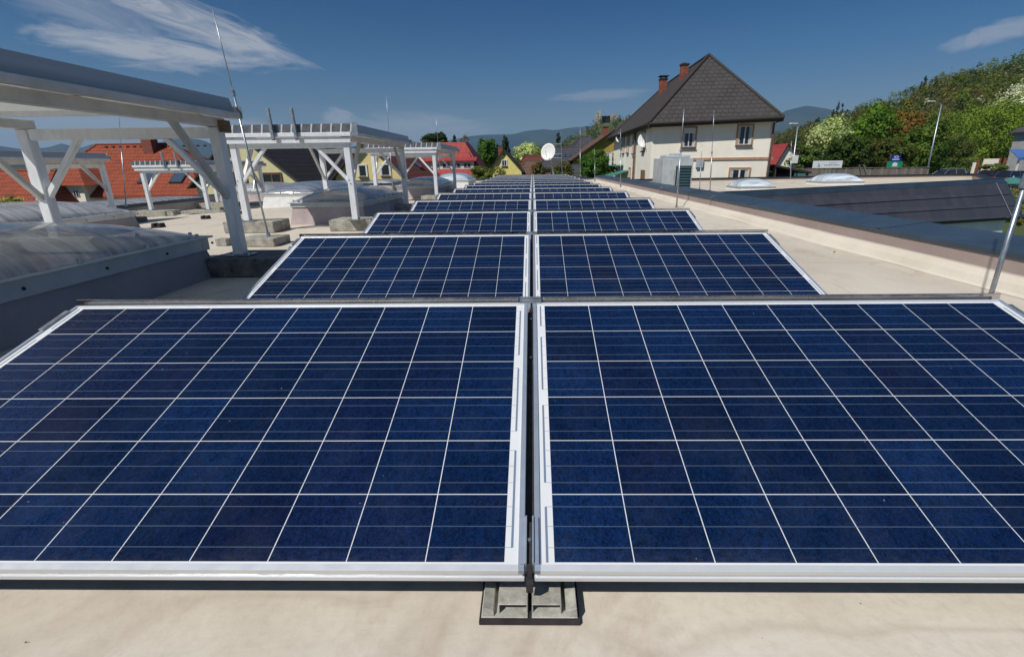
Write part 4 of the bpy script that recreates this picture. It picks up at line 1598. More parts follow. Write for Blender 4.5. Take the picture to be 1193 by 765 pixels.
# ------------------------------------------------------------------ white house
def window(parent, o, ux, w, h, dep=.12, surround='orange_trim', frame='white_paint', nbars=1, blind=False, curtain=True, uz=Vector((0, 0, 1)), fw=.07):
    """window centred at o (parent-local), ux = unit vector along wall; outward normal = ux x uz"""
    ux = Vector(ux).normalized()
    nn = ux.cross(uz).normalized()
    MX = Matrix((( ux.x, nn.x, uz.x, o[0]), (ux.y, nn.y, uz.y, o[1]), (ux.z, nn.z, uz.z, o[2]), (0, 0, 0, 1)))
    # glass pane
    g = MB(); g.M = MX
    g.box(-w / 2, w / 2, .004, .010, -h / 2, h / 2)
    win = g.build('window', 'window_glass', parent)
    f = MB(); f.M = MX
    t = fw * min(1, w)
    t *= .8
    f.box(-w / 2, w / 2, .012, .04, -h / 2, -h / 2 + t).box(-w / 2, w / 2, .012, .04, h / 2 - t, h / 2)
    f.box(-w / 2, -w / 2 + t, .012, .04, -h / 2 + t, h / 2 - t).box(w / 2 - t, w / 2, .012, .04, -h / 2 + t, h / 2 - t)
    for k in range(nbars):
        x = -w / 2 + w * (k + 1) / (nbars + 1)
        f.box(x - t * .85, x + t * .85, .012, .042, -h / 2 + t, h / 2 - t)
    if blind:
        f.box(-w / 2 + t, w / 2 - t, .012, .03, h / 2 - .28 * h, h / 2 - t)
    f.build('frame', frame, win)
    if surround:
        s = MB(); s.M = MX
        e = .085
        s.box(-w / 2 - e, -w / 2, .0, .06, -h / 2 - .02, h / 2 + e).box(w / 2, w / 2 + e, .0, .06, -h / 2 - .02, h / 2 + e)
        s.box(-w / 2, w / 2, .0, .06, h / 2, h / 2 + e)
        s.build('surround', surround, win)
        s = MB(); s.M = MX
        s.box(-w / 2 - e, w / 2 + e, .0, .12, -h / 2 - .08, -h / 2 - .021)
        s.build('sill', 'brown_tiles', win)
    if curtain:
        s = MB(); s.M = MX
        s.box(-w / 2 + t, -w / 2 + w * .17, .0105, .0118, -h / 2 + t, h / 2 - t)
        s.box(w / 2 - w * .20, w / 2 - t, .0105, .0118, -h / 2 + t, h / 2 - t)
        s.build('curtain', 'curtain', win)
    return win


FL, FR = Vector((6.36, 26.0, 0)), Vector((12.58, 25.55, 0))
HBL, HBR = Vector((6.5, 39.6, 0)), Vector((13.4, 39.6, 0))
hs = thing('white_house', 'large white plastered house with steep dark slate roof, right of the panels', 'house', (FL.x, FL.y, GZ))
O = Vector((FL.x, FL.y, GZ))


def L(p):
    return tuple(Vector(p) - O)


m = MB()
zt = 3.02
pts = [FL, FR, HBR, HBL]
m.add([L((p.x, p.y, GZ - .4)) for p in pts] + [L((p.x, p.y, zt)) for p in pts], [(0, 1, 5, 4), (1, 2, 6, 5), (2, 3, 7, 6), (3, 0, 4, 7), (4, 5, 6, 7)])
m.build('wall', 'white_plaster', hs)
eFL, eFR = Vector((6.02, 25.5, 2.83)), at(913, 136.5, 25.05)
eBL, eBR = Vector((6.1, 40.1, 2.83)), Vector((13.8, 40.1, 2.95))
aF, aB = Vector((9.72, 28.4, 6.47)), Vector((10.05, 38.6, 6.47))
m = MB()
m.slab([L(eFL), L(eFR), L(aF)], .08)
m.build('front_hip', 'slate_front', hs)
m = MB()
# sides in two pitches for the gentle bell-cast
m.slab([L(eFL), L(aF), L(aB), L(eBL)], .08)
m.slab([L(eFR), L(eBR), L(aB), L(aF)], .08)
m.slab([L(eBL), L(aB), L(eBR)], .08)
m.build('roof', 'slate_side', hs)
m = MB()
for a, b in ((eFL, aF), (eFR, aF), (aF, aB), (eBL, aB), (eBR, aB)):
    m.tube(L(a + Vector((0, 0, .03))), L(b + Vector((0, 0, .03))), .07, .07, 8)
m.build('ridge_cap', 'dark_eave', hs)
m = MB()
for a, b in ((eFL, eFR), (eFR, eBR), (eBL, eBR), (eFL, eBL)):
    m.bar(L(a - Vector((0, 0, .10))), L(b - Vector((0, 0, .10))), .05, .18)
m.slab([L(eFL - Vector((0, 0, .12))), L(eFR - Vector((0, 0, .12))), L(eBR - Vector((0, 0, .12))), L(eBL - Vector((0, 0, .12)))], .03)
m.build('eave', 'dark_eave', hs)
m = MB()
for a, b in ((eFL, eFR), (eFL, eBL)):
    off = Vector((0, -.07, -.02)) if a is eFL and b is eFR else Vector((-.07, 0, -.02))
    m.tube(L(a + off), L(b + off), .065, .065, 8)
m.build('gutter', 'dark_eave', hs)
ux = (FR - FL).normalized()


def on_front(px, py):
    nrm = Vector((ux.y, -ux.x, 0))
    v = ray(px, py)
    t = (FL - CAM).dot(nrm) / v.dot(nrm)
    return CAM + v * t


def front_window(x0, y0, x1, y1, **k):
    a, b = on_front(x0, y0), on_front(x1, y1)
    k['fw'] = .060
    w = ((b - a) * Vector((1, 1, 0))).length
    c = (a + b) / 2
    return window(hs, L(c), ux, w, abs(a.z - b.z), **k)


front_window(796.5, 149.5, 808.5, 171, blind=True)
front_window(861, 147, 874, 168.5)
front_window(851, 197, 871, 209)
m = MB()
a, b = on_front(761.5, 188.3), on_front(901, 182.3)
zz = (a.z + b.z) / 2
m.bar(L((a.x, a.y - .02, zz)), L((b.x - .0, b.y - .02, zz)), .05, .13)
m.build('string_course', 'orange_trim', hs)
a = on_front(814.5, 190.5)
MB().box(-.18, .18, -.14, -.01, -.2, .2).build('meter_box', 'rim_grey', hs).location = L(a)
m = MB()
m.tube(L((FR.x - .12, FR.y - .08, 2.8)), L((FR.x - .12, FR.y - .08, -3)), .05, .05, 8)
b = on_front(903.5, 150)
m.tube(L((6.29, 30.2, 2.8)), L((6.29, 30.2, -3)), .06, .06, 8)
m.build('drainpipe', 'brown_tiles', hs)


def left_window(yc, zc, w, h, **k):
    p = Vector((6.36 + .14 * (yc - 26) / 13.6, yc, zc))
    return window(hs, L(p), Vector((-.0103, -1, 0)) * -1 * -1, w, h, **k)


for (yc, zc, w, h) in ((28.05, 2.10, .62, 1.05), (30.95, 2.05, .62, 1.10), (33.1, 2.1, .6, 1.0), (34.9, 2.1, .6, 1.0), (31.9, .30, .5, .55)):
    left_window(yc, zc, w, h, curtain=False)
MB().box(-.06, -.01, -.45, .45, -1, .98).build('door', 'wood_board', hs).location = L((6.36, 27.6, -.45))
# balcony and small awning on the left facade
m = MB()
m.box(-.9, 0, -1.6, 1.6, -.08, 0)
m.location = None
o = m.build('balcony_floor', 'awning_green', hs)
o.location = L((6.44, 36.2, .80))
m = MB()
for y in np.linspace(-1.58, 1.58, 17):
    m.box(-.89, -.86, y - .012, y + .012, 0, .82)
m.box(-.90, -.85, -1.6, 1.6, .82, .87)
for x in np.linspace(-.85, -.05, 5):
    m.box(x, x + .02, -1.6, -1.58, 0, .82)
m.box(-.85, 0, -1.61, -1.57, .82, .87)
o = m.build('balcony_railing', 'white_paint', hs)
o.location = L((6.44, 36.2, .805))
m = MB()
m.slab([(-1.3, -1.5, -.35), (0, -1.5, .0), (0, 1.4, .0), (-1.3, 1.4, -.35)], .05)
o = m.build('awning', 'awning_green', hs)
o.location = L((6.42, 34.0, .45))
# wall dish
p = at(745, 163, 28.9)
dish('round white satellite dish on the left wall of the white house', at(751, 163.5, 27.6), .42, (-.45, -.85, .25), None, wall=Vector((6.38, 27.2, 1.5)))
p = at(722, 167, 34.5)
dish('smaller pale satellite dish beyond it, high on the white house corner', at(722, 160.5, 35.5), .32, (-.6, -.75, .2), None, wall=Vector((6.42, 35.6, 2.0)))


def chimney(parent, p, w, h, cap=True, mtl='brick_red', vent=False):
    r = MB().box(-w / 2, w / 2, -w / 2, w / 2, -.9, h).build('chimney', mtl, parent)
    r.location = p
    if cap:
        c = MB().box(-w / 2 - .04, w / 2 + .04, -w / 2 - .04, w / 2 + .04, h + .001, h + .08)
        c.box(-w / 4, w / 4, -w / 4, w / 4, h + .081, h + .13)
        if vent:
            for sx in (-1, 1):
                for sy in (-1, 1):
                    c.box(sx * w * .4 - .03, sx * w * .4 + .03, sy * w * .4 - .03, sy * w * .4 + .03, h + .081, h + .22)
            c.box(-w / 2 - .1, w / 2 + .1, -w / 2 - .1, w / 2 + .1, h + .221, h + .25)
        cc = c.build('cap', 'dark_eave', r)
    return r


def on_plane_x(px, py, X):
    v = ray(px, py)
    return CAM + v * ((X - CAM.x) / v.x)


c1 = at(797.5, 76.5, 30.6)
chimney(hs, L((c1.x, 30.6, c1.z - .5)), .40, .5)
c2 = at(772.8, 93.5, 35.6)
chimney(hs, L((c2.x, 35.6, c2.z - .4)), .46, .4, vent=True)


# ------------------------------------------------------------------ generic houses
def gable_house(label, x0, x1, y0, y1, zg, ze, zr, roofm, wallm, ov=.35, xr=None, name='house', group=None):
    """gable faces the camera (-y), ridge along y"""
    root = thing(name, label, 'house', ((x0 + x1) / 2, y0, zg), 0, group)
    O_ = root.location.copy()
    xr = (x0 + x1) / 2 if xr is None else xr
    m = MB()
    P = [(x0, ze), (xr, zr - .05), (x1, ze), (x1, zg - .4), (x0, zg - .4)]
    m.prism([(x - O_.x, z - O_.z) for x, z in P], 0, y1 - y0, 'y')
    m.build('wall', wallm, root)
    k0 = (zr - ze) / (xr - x0)
    k1 = (zr - ze) / (x1 - xr)
    m = MB()
    for sx, xe, k in ((-1, x0 - ov, k0), (1, x1 + ov, k1)):
        zee = zr - abs(xe - xr) * k
        a = Vector((xr, y0 - ov, zr + .06)) - O_
        b = Vector((xe, y0 - ov, zee + .06)) - O_
        c = Vector((xe, y1 + ov, zee + .06)) - O_
        d = Vector((xr, y1 + ov, zr + .06)) - O_
        m.slab([a, b, c, d], .10)
    m.build('roof', roofm, root)
    m = MB()
    for xe, k in ((x0 - ov, k0), (x1 + ov, k1)):
        zee = zr - abs(xe - xr) * k
        m.bar(Vector((xr, y0 - ov - .02, zr - .02)) - O_, Vector((xe, y0 - ov - .02, zee - .02)) - O_, .04, .09, up=(0, 0, 1))
    m.build('barge_board', 'dark_eave', root)
    return root


def hip_house(label, x0, x1, y0, y1, zg, ze, zr, xa, xb, yr, roofm, wallm, ov=.4, name='house'):
    root = thing(name, label, 'house', ((x0 + x1) / 2, y0, zg))
    O_ = root.location.copy()
    MB().box(x0 - O_.x, x1 - O_.x, 0, y1 - y0, -.4, ze - zg).build('wall', wallm, root)
    e = [Vector((x0 - ov, y0 - ov, ze - .1)), Vector((x1 + ov, y0 - ov, ze - .1)), Vector((x1 + ov, y1 + ov, ze - .1)), Vector((x0 - ov, y1 + ov, ze - .1))]
    a, b = Vector((xa, yr, zr)), Vector((xb, yr, zr))
    m = MB()
    m.add([tuple(p - O_) for p in e + [a, b]] + [tuple(p - O_ - Vector((0, 0, .12))) for p in e], [(0, 1, 5, 4), (2, 3, 4, 5), (1, 2, 5), (3, 0, 4), (0, 1, 7, 6), (1, 2, 8, 7), (2, 3, 9, 8), (3, 0, 6, 9), (6, 7, 8, 9)])
    m.build('roof', roofm, root)
    m = MB()
    for p, q in ((a, b), (e[0], a), (e[1], b), (e[3], a), (e[2], b)):
        m.tube(p - O_, q - O_, .09, .09, 6)
    m.build('ridge_tiles', roofm, root)
    return root


def roof_window(root, c, ux, uy, w, h):
    O_ = root.location.copy()
    ux, uy = Vector(ux).normalized(), Vector(uy).normalized()
    nn = ux.cross(uy).normalized()
    MX = Matrix(((ux.x, uy.x, nn.x, c[0] - O_.x), (ux.y, uy.y, nn.y, c[1] - O_.y), (ux.z, uy.z, nn.z, c[2] - O_.z), (0, 0, 0, 1)))
    f = MB(); f.M = MX
    f.box(-w / 2 - .08, w / 2 + .08, -h / 2 - .08, h / 2 + .08, .0, .09)
    fo = f.build('roof_window', 'dark_metal', root)
    g = MB(); g.M = MX
    g.box(-w / 2, w / 2, -h / 2, h / 2, .091, .10)
    g.build('pane', 'roof_window', fo)


# red tiled hip house at left
rh = hip_house('house with orange red tiled hip roof, roof windows and brick chimney at left', -35.8, -23.0, 33.4, 42.5, GZ, -.75, 2.75, -33.9, -28.3, 38.0, 'red_tiles', 'white_plaster')
sl_ = Vector((0, 4.9, 3.6)).normalized()
for (px, py) in ((173.5, 210.5), (209.5, 209)):
    p = at(px, py, 34.6)
    t_ = (p.y - 33.0) / (38.0 - 33.0)
    z = -.85 + 3.6 * t_
    roof_window(rh, (p.x, 34.6, z + .01), (1, 0, 0), tuple(sl_), .78, 1.2)
p = at(173, 180, 36.9)
chimney(rh, (p.x - rh.location.x, 37.3 - rh.location.y, 2.45 - GZ), .75, .75, vent=True)
m = MB()
for k in range(16):
    m.box(-33.0 + k * .55 - rh.location.x, -32.85 + k * .55 - rh.location.x, 33.4 + 4.2 - rh.location.y, 33.4 + 4.35 - rh.location.y, 2.50 - GZ, 2.62 - GZ)
m.build('snow_guard', 'dark_eave', rh)
# dormer on it
pd = at(82, 220, 33.2)
m = MB()
x0_, x1_ = at(64, 230, 33.0).x, at(108, 230, 33.0).x
O_ = rh.location
za, zb_ = at(82, 222, 33).z + .45, at(82, 205, 34.6).z + .3
m.box(x0_ + .2 - O_.x, x1_ - .2 - O_.x, -.75, 1.8, -.5 + GZ - GZ + (za - 1.6) - GZ, za - GZ)
m.build('dormer_wall', 'white_plaster', rh)
m = MB()
A_, B_, C_, D_ = [Vector(q) for q in ((x0_ - .3, 32.3, za - .1), (x1_ + .3, 32.3, za - .1), (x1_ + .3, 36.2, za - .1), (x0_ - .3, 36.2, za - .1))]
R1, R2 = Vector(((x0_ + x1_) / 2, 34.0, zb_ + .25)), Vector(((x0_ + x1_) / 2, 36.6, zb_ + .25))
m.add([tuple(q - O_) for q in (A_, B_, C_, D_, R1, R2)], [(0, 1, 4), (1, 2, 5, 4), (3, 0, 4, 5), (0, 1, 2, 3)])
m.build('dormer_roof', 'red_tiles', rh)
window(rh, Vector(((x0_ + x1_) / 2 - .5, 32.64, za - .65)) - O_, (1, 0, 0), .36, .40, surround=None, curtain=False)
window(rh, Vector(((x0_ + x1_) / 2 + .6, 32.64, za - .65)) - O_, (1, 0, 0), .36, .40, surround=None, curtain=False)

# second, lower red roof far left, in front
rh2 = hip_house('low house with brown red roof behind the far left rack', -41, -31.8, 29.5, 36.0, GZ, -1.6, .9, -38.5, -33.0, 33.0, 'red_tiles', 'grey_wall')
roof_window(rh2, (at(28, 230, 31.4).x, 31.2, -.83), (1, 0, 0), (0, 3.9, 2.6), .8, 1.1)

# cream gabled house with black roof
g1 = gable_house('cream gabled house with a long black tiled roof behind the rack with tubes', -21.4, -14.6, 30.0, 41.5, GZ, .05, 3.15, 'dark_tiles', 'cream_wall', xr=-18.2)
for (x, z, w_, h_) in ((-18.45, .12, .72, .95), (-16.45, .12, 1.15, .8)):
    window(g1, Vector((x, 30.0, z)) - g1.location, (1, 0, 0), w_, h_, surround='brown_tiles', frame='brown_tiles', curtain=False)
c = at(300, 168, 33)
chimney(g1, Vector((c.x, 34, 3.0)) - g1.location, .5, .3)
# brown house further behind it
g1b = hip_house('house with weathered brown roof showing above the cream wall', -27, -19.5, 43, 50, GZ, .6, 3.0, -25, -21.5, 46.5, 'brown_tiles', 'grey_wall')

# yellow gabled house with red-brown roof
g2 = gable_house('yellow gabled house with red brown roof behind the rack posts', -13.2, -8.3, 32.0, 42.0, GZ, .30, 2.55, 'redbrown_tiles', 'yellow_wall', xr=-11.0)
for (x0_, y0_, x1_, y1_) in ((418, 193, 427.5, 205.5), (444, 192, 454.5, 204.5)):
    a, b = at(x0_, y0_, 32), at(x1_, y1_, 32)
    c = (a + b) / 2
    window(g2, Vector((c.x, 32.0, c.z)) - g2.location, (1, 0, 0), (b.x - a.x), a.z - b.z, surround='white_paint', frame='white_paint', nbars=0, curtain=False)
k1 = (2.55 - .30) / (11.0 - 8.3)
roof_window(g2, (-9.0, 38.0, 2.55 - 2.0 * k1 + .07), (0, 1, 0), (-1, 0, k1), 1.0, .6)

# large red sheet roof house, steep with band dormer
O_ = Vector((-9.5, 45.0, GZ))
rd = thing('house', 'large house with steep bright red roof and a long band of dormer windows', 'house', tuple(O_))
xl, xr_ = -15.5, -4.3
MB().box(xl + .3 - O_.x, xr_ - .3 - O_.x, 0, 9, -.4, 2.75).build('wall', 'cream_wall', rd)
m = MB()
ZE, ZT = -.25, 3.0
yb_, yt_ = 44.6, 47.4


def RP(x, t):
    return Vector((x, yb_ + (yt_ - yb_) * t, ZE + (ZT - ZE) * t)) - O_


xtr = at(541.5, 165, 47.4).x
m.slab([RP(xl, 0), RP(-10.6, 0), RP(-10.6, 1), RP(xl + .5, 1)], .1)
d0, d1 = at(497, 190, 44.8).x, at(551, 190, 44.8).x
m2 = MB()
m.add([tuple(RP(xl, 0)), tuple(RP(xr_, 0)), tuple(RP(xr_, 0) + Vector((0, .1, -.1))), tuple(RP(xl, 0) + Vector((0, .1, -.1)))], [(0, 1, 2, 3)])
m.slab([RP(-10.598, 0), RP(xr_, 0), RP(xr_ - .35, .26), RP(-10.598, .26)], .1)
m.slab([RP(-10.598, .47), RP(xtr + .85, .47), RP(xtr, 1), RP(-10.598, 1)], .1)
m.slab([RP(d1, .26), RP(xr_ - .35, .26), RP(xtr + .85, .47), RP(d1, .47)], .1)
# right hip and back
back = [Vector((xr_, 54.6, ZE)) - O_, Vector((xtr, 51.4, ZT)) - O_]
m.slab([RP(xr_, 0), back[0], back[1], RP(xtr, 1)], .1)
m.slab([RP(xl + .5, 1), RP(xtr, 1), back[1], Vector((xl + .5, 51.4, ZT)) - O_], .1)
m.slab([back[0], Vector((xl, 54.6, ZE)) - O_, Vector((xl + .5, 51.4, ZT)) - O_, back[1]], .1)
m.build('roof', 'red_sheet', rd)
p0, p1 = RP(-10.59, .26), RP(d1, .26)
zt_ = RP(0, .49).z
m = MB()
m.box(-10.59 - O_.x, d1 - O_.x - .01, p0.y + .12, p0.y + 1.4, p0.z - .02, zt_ - .03)
m.build('dormer_wall', 'white_paint', rd)
m = MB()
m.slab([Vector((-10.9, 45.15, zt_ + O_.z - .02)) - O_, Vector((d1 + .25, 45.15, zt_ + O_.z - .02)) - O_, RP(d1 + .25, .58), RP(-10.9, .58)], .07)
m.build('dormer_roof', 'red_sheet', rd)
for k in range(5):
    x = -10.59 + (d1 + 10.59) * (.12 + .19 * k)
    window(rd, Vector((x - O_.x, p0.y + .12, (p0.z + zt_) / 2 - .06)), (1, 0, 0), .68, .40, surround=None, frame='rim_grey', curtain=False)

# bright yellow gable house
yg = gable_house('small bright yellow gable house with dark roof left of the satellite dish', -4.35, -1.15, 50, 58, GZ - .3, .45, 2.38, 'dark_tiles', 'yellow_bright', xr=-2.9, ov=.25)
a, b = at(585, 187, 50), at(590.2, 193.5, 50)
c = (a + b) / 2
window(yg, Vector((c.x, 50, c.z)) - yg.location, (1, 0, 0), .46, .52, surround='white_paint', curtain=False)
c = at(587, 180, 50)
window(yg, Vector((c.x, 50, c.z)) - yg.location, (1, 0, 0), .2, .2, surround=None, frame='dark_eave', nbars=0, curtain=False)
chimney(yg, Vector((-3.35, 52, 2.2)) - yg.location, .45, .5, cap=False)
# red and brown small roofs right of it
b1 = hip_house('small dark red roofed shed between the yellow gable and the blossom tree', -1.25, 1.2, 60, 64, GZ, 1.05, 2.0, -.9, .9, 62, 'redbrown_tiles', 'grey_wall')
b2 = hip_house('low brown roofed outbuilding right of the yellow gable house', -1.2, 1.6, 54, 58, GZ, .0, 1.35, -.9, .9, 56, 'brown_tiles', 'grey_wall')
# grey roof house behind dish
gr = hip_house('house with dark grey roof and roof mounted collectors behind the dish', 1.1, 7.0, 54, 62, GZ, .65, 2.75, 1.9, 4.9, 58, 'grey_tiles', 'grey_wall')
ys_ = Vector((0, 4.4, 2.2)).normalized()
p = at(655, 177, 55.8)
for k in range(3):
    roof_window(gr, (p.x - .55 + k * .62, 56.2, 1.78), (1, 0, 0), tuple(ys_), .5, .55)
gr2 = hip_house('low grey roofed annex at the corner of the grey house', 3.2, 6.2, 47, 50.5, GZ, -.15, .85, 4.0, 5.4, 48.7, 'grey_tiles', 'ochre_wall')
# ochre house left of the white one
oc = gable_house('ochre house with brown roof and red chimney behind the green bush', 4.4, 9.2, 52, 62, GZ, 1.55, 4.2, 'brown_tiles', 'ochre_wall', xr=8.4, ov=.5)
chimney(oc, Vector((at(707.5, 158, 50).x + .3, 53.5, 3.6)) - oc.location, .55, .9)
p_ = hip_house('distant grey roof peeping over the ochre house', 5.2, 9.0, 66, 71, GZ, 2.6, 4.4, 6.4, 7.6, 68, 'grey_tiles', 'grey_wall')
for q, (px, py, lb) in enumerate(((725, 149, ''), (733.5, 148, ''))):
    p = at(px, py, 42)
    chimney(hs, L((p.x, 41.0 if q else 41.4, p.z - .5)), .3, .6, cap=False)
# small red roof right of the white house
sr = gable_house('small red roofed house at the right edge of the white house', 25.3, 29.8, 52, 60, GZ + .8, .70, 2.6, 'red_sheet', 'white_plaster', xr=26.2)

# dark lean-to right of white house
lt = thing('lean_to', 'dark lean to roof at the right corner of the white house', 'shed', (14.1, 27, GZ))
MB().slab([(-1.0, -.8, 3.75), (1.1, -.8, 3.35), (1.1, 3, 3.35), (-1.0, 3, 3.75)], .1).build('roof', 'dark_eave', lt)
MB().box(-.9, 1.0, .8, 3, -.3, 3.3).build('wall', 'dark_metal', lt)
MB().box(-.9, -.8, -.7, -.6, -.3, 3.7).box(.9, 1.0, -.7, -.6, -.3, 3.3).build('post', 'wood_board', lt)

# ------------------------------------------------------------------ right background
# wooden fence
FY = 37.0
fa, fb_ = at(927, 197.5, FY), at(1083, 193.5, FY - 1)
fn = thing('wooden_fence', 'weathered grey wooden board fence behind the wing roof', 'fence', (fa.x, FY, -2.3), math.atan2(-1.0, fb_.x - fa.x))
LF = math.hypot(fb_.x - fa.x, 1.0)
m = MB()
rs_ = np.random.RandomState(7)
x = 0.0
while x < LF - .14:
    m.box(x + .002, x + .136, rs_.uniform(-.008, .008), .03, 0, 2.62 + rs_.normal() * .018)
    x += .14
m.build('boards', 'grey_wood', fn)
m = MB()
m.box(-.05, LF + .02, -.03, .06, 2.66, 2.71)
m.build('top_rail', 'grey_wood', fn)
for k in range(8):
    MB().box(LF * k / 7 - .06, LF * k / 7 + .06, .031, .15, -.2, 2.64).build('post', 'grey_wood', fn)
ld = MB()
a, b = at(1004, 207, FY - 1.2), at(1001, 192, FY - 1.2)
ld.bar(a, b, .12, .05)
a, b = at(1010, 207, FY - 1.2), at(1006, 192, FY - 1.2)
ld.bar(a, b, .12, .05)
tag(ld.build('leaning_board', 'grey_wood'), 'two pale boards leaning against the wooden fence', 'board')


# banner and signs
def sign_panel(name, label, x0, y0, x1, y1, Y, mtl, deco):
    a, b = at(x0, y0, Y), at(x1, y1, Y)
    c = (a + b) / 2
    g = gh(c.x, Y)
    root = thing(name, label, 'sign', (c.x, Y, g))
    w_, h_ = b.x - a.x, a.z - b.z
    MB().box(-w_ / 2, w_ / 2, 0, .06, c.z - h_ / 2 - g, c.z + h_ / 2 - g).build('board', mtl, root)
    for s in (-1, 1):
        MB().box(s * w_ * .4 - .05, s * w_ * .4 + .05, .061, .14, -.2, c.z + h_ / 2 - g - .02).build('post', 'dark_metal', root)
    deco(root, w_, h_, c.z - g)
    return root


def deco_banner(root, w_, h_, z):
    m = MB()
    rr = random.Random(3)
    # small emblem: standing figure like strokes
    m.box(-w_ * .33, -w_ * .31, -.012, -.002, z - h_ * .30, z + h_ * .22)
    m.box(-w_ * .29, -w_ * .26, -.012, -.002, z - h_ * .30, z + h_ * .05)
    m.box(-w_ * .35, -w_ * .25, -.012, -.0025, z - h_ * .33, z - h_ * .28)
    # two lines of lettering
    x = -w_ * .12
    while x < w_ * .42:
        l = rr.uniform(.05, .14)
        m.box(x, x + l, -.012, -.002, z - h_ * .16, z - h_ * (.02))
        x += l + .05
    x = w_ * .05
    while x < w_ * .28:
        l = rr.uniform(.04, .10)
        m.box(x, x + l, -.012, -.002, z + h_ * .14, z + h_ * .22)
        x += l + .05
    m.build('lettering', 'sign_text', root)


def deco_blue(root, w_, h_, z):
    m = MB()
    N = 20
    vs, fs = [], []
    for k in range(N):
        t = 2 * math.pi * k / N
        for r in (1.0, .62):
            vs.append((math.cos(t) * w_ * .24 * r, -.012, z + h_ * .18 + math.sin(t) * h_ * .17 * r))
    for k in range(N):
        a = 2 * k
        b = 2 * ((k + 1) % N)
        fs.append((a, b, b + 1, a + 1))
    m.add(vs, fs)
    for k in range(7):
        x = -w_ * .38 + k * w_ * .11
        m.box(x, x + w_ * .08, -.012, -.002, z - h_ * .28, z - h_ * .12)
    m.build('lettering', 'sign_white', root)


def deco_green(root, w_, h_, z):
    m = MB()
    N = 16
    vs = [(math.cos(2 * math.pi * k / N) * .22 - .0, -.012, z + math.sin(2 * math.pi * k / N) * .16) for k in range(N)]
    m.add(vs, [tuple(range(N))])
    m.box(-.25, .25, -.012, -.002, z - h_ * .36, z - h_ * .28)
    m.build('emblem', 'sign_white', root)


sign_panel('banner_sign', 'wide white banner with faint grey lettering above the wooden fence', 948, 187.5, 980.5, 195.5, 42, 'sign_white', deco_banner)
sign_panel('blue_sign', 'square blue sign with a white oval emblem above the green sign', 1039.5, 180.5, 1048.5, 188, 43, 'sign_blue', deco_blue)
sign_panel('green_sign', 'green sign board with pale emblem below the blue sign', 1034.5, 188.3, 1050.5, 195, 42.8, 'sign_green', deco_green)


def street_lamp(label, bx, by, tx, ty, ax, ay, Y, r=.07, box=None):
    b, t, a = at(bx, by, Y), at(tx, ty, Y), at(ax, ay, Y)
    g = gh(b.x, Y)
    root = thing('street_lamp', label, 'street lamp', (b.x, Y, g), 0, 'street lamps beyond the wing roof')
    m = MB()
    m.tube((0, 0, -.1), (t.x - b.x, 0, t.z - g), r, r * .65, 10)
    m.build('pole', 'galvanised', root, smooth=True)
    m = MB()
    m.tube((t.x - b.x, 0, t.z - g), (a.x - b.x + .4, 0, a.z - g - .02), r * .55, r * .45, 8)
    m.build('arm', 'galvanised', root)
    m = MB()
    m.prism([(-.28, -.02), (.28, -.05), (.30, .04), (-.20, .07)], -.10, .10, 'y')
    o = m.build('lamp_head', 'rim_grey', root, bevel=.02)
    o.location = (a.x - b.x + .18, 0, a.z - g)
    if box:
        p = at(box[0], box[1], Y)
        MB().box(-.18, .18, -.16, .02, -.25, .25).build('control_box', 'white_paint', root, bevel=.02).location = (p.x - b.x, -.12, p.z - g)


street_lamp('tall grey street lamp leaning over the fence end before the trees', 1083, 193, 1097, 122, 1082, 118.5, 38.5)
street_lamp('slim street lamp with a white box right of the white house', 926, 192, 929.5, 146.5, 921, 144.5, 33, .06, (924.5, 186))
# green mesh container next to it
cg = thing('mesh_container', 'dark green mesh container beside the slim street lamp', 'container', (at(927, 193, 34).x, 34, gh(18, 34)))
MB().box(-.9, .9, 0, .9, 0, 3.2).build('body', 'awning_green', cg, bevel=.03)
MB().box(-.95, .95, -.03, .93, 3.201, 3.26).build('lid', 'dark_metal', cg)


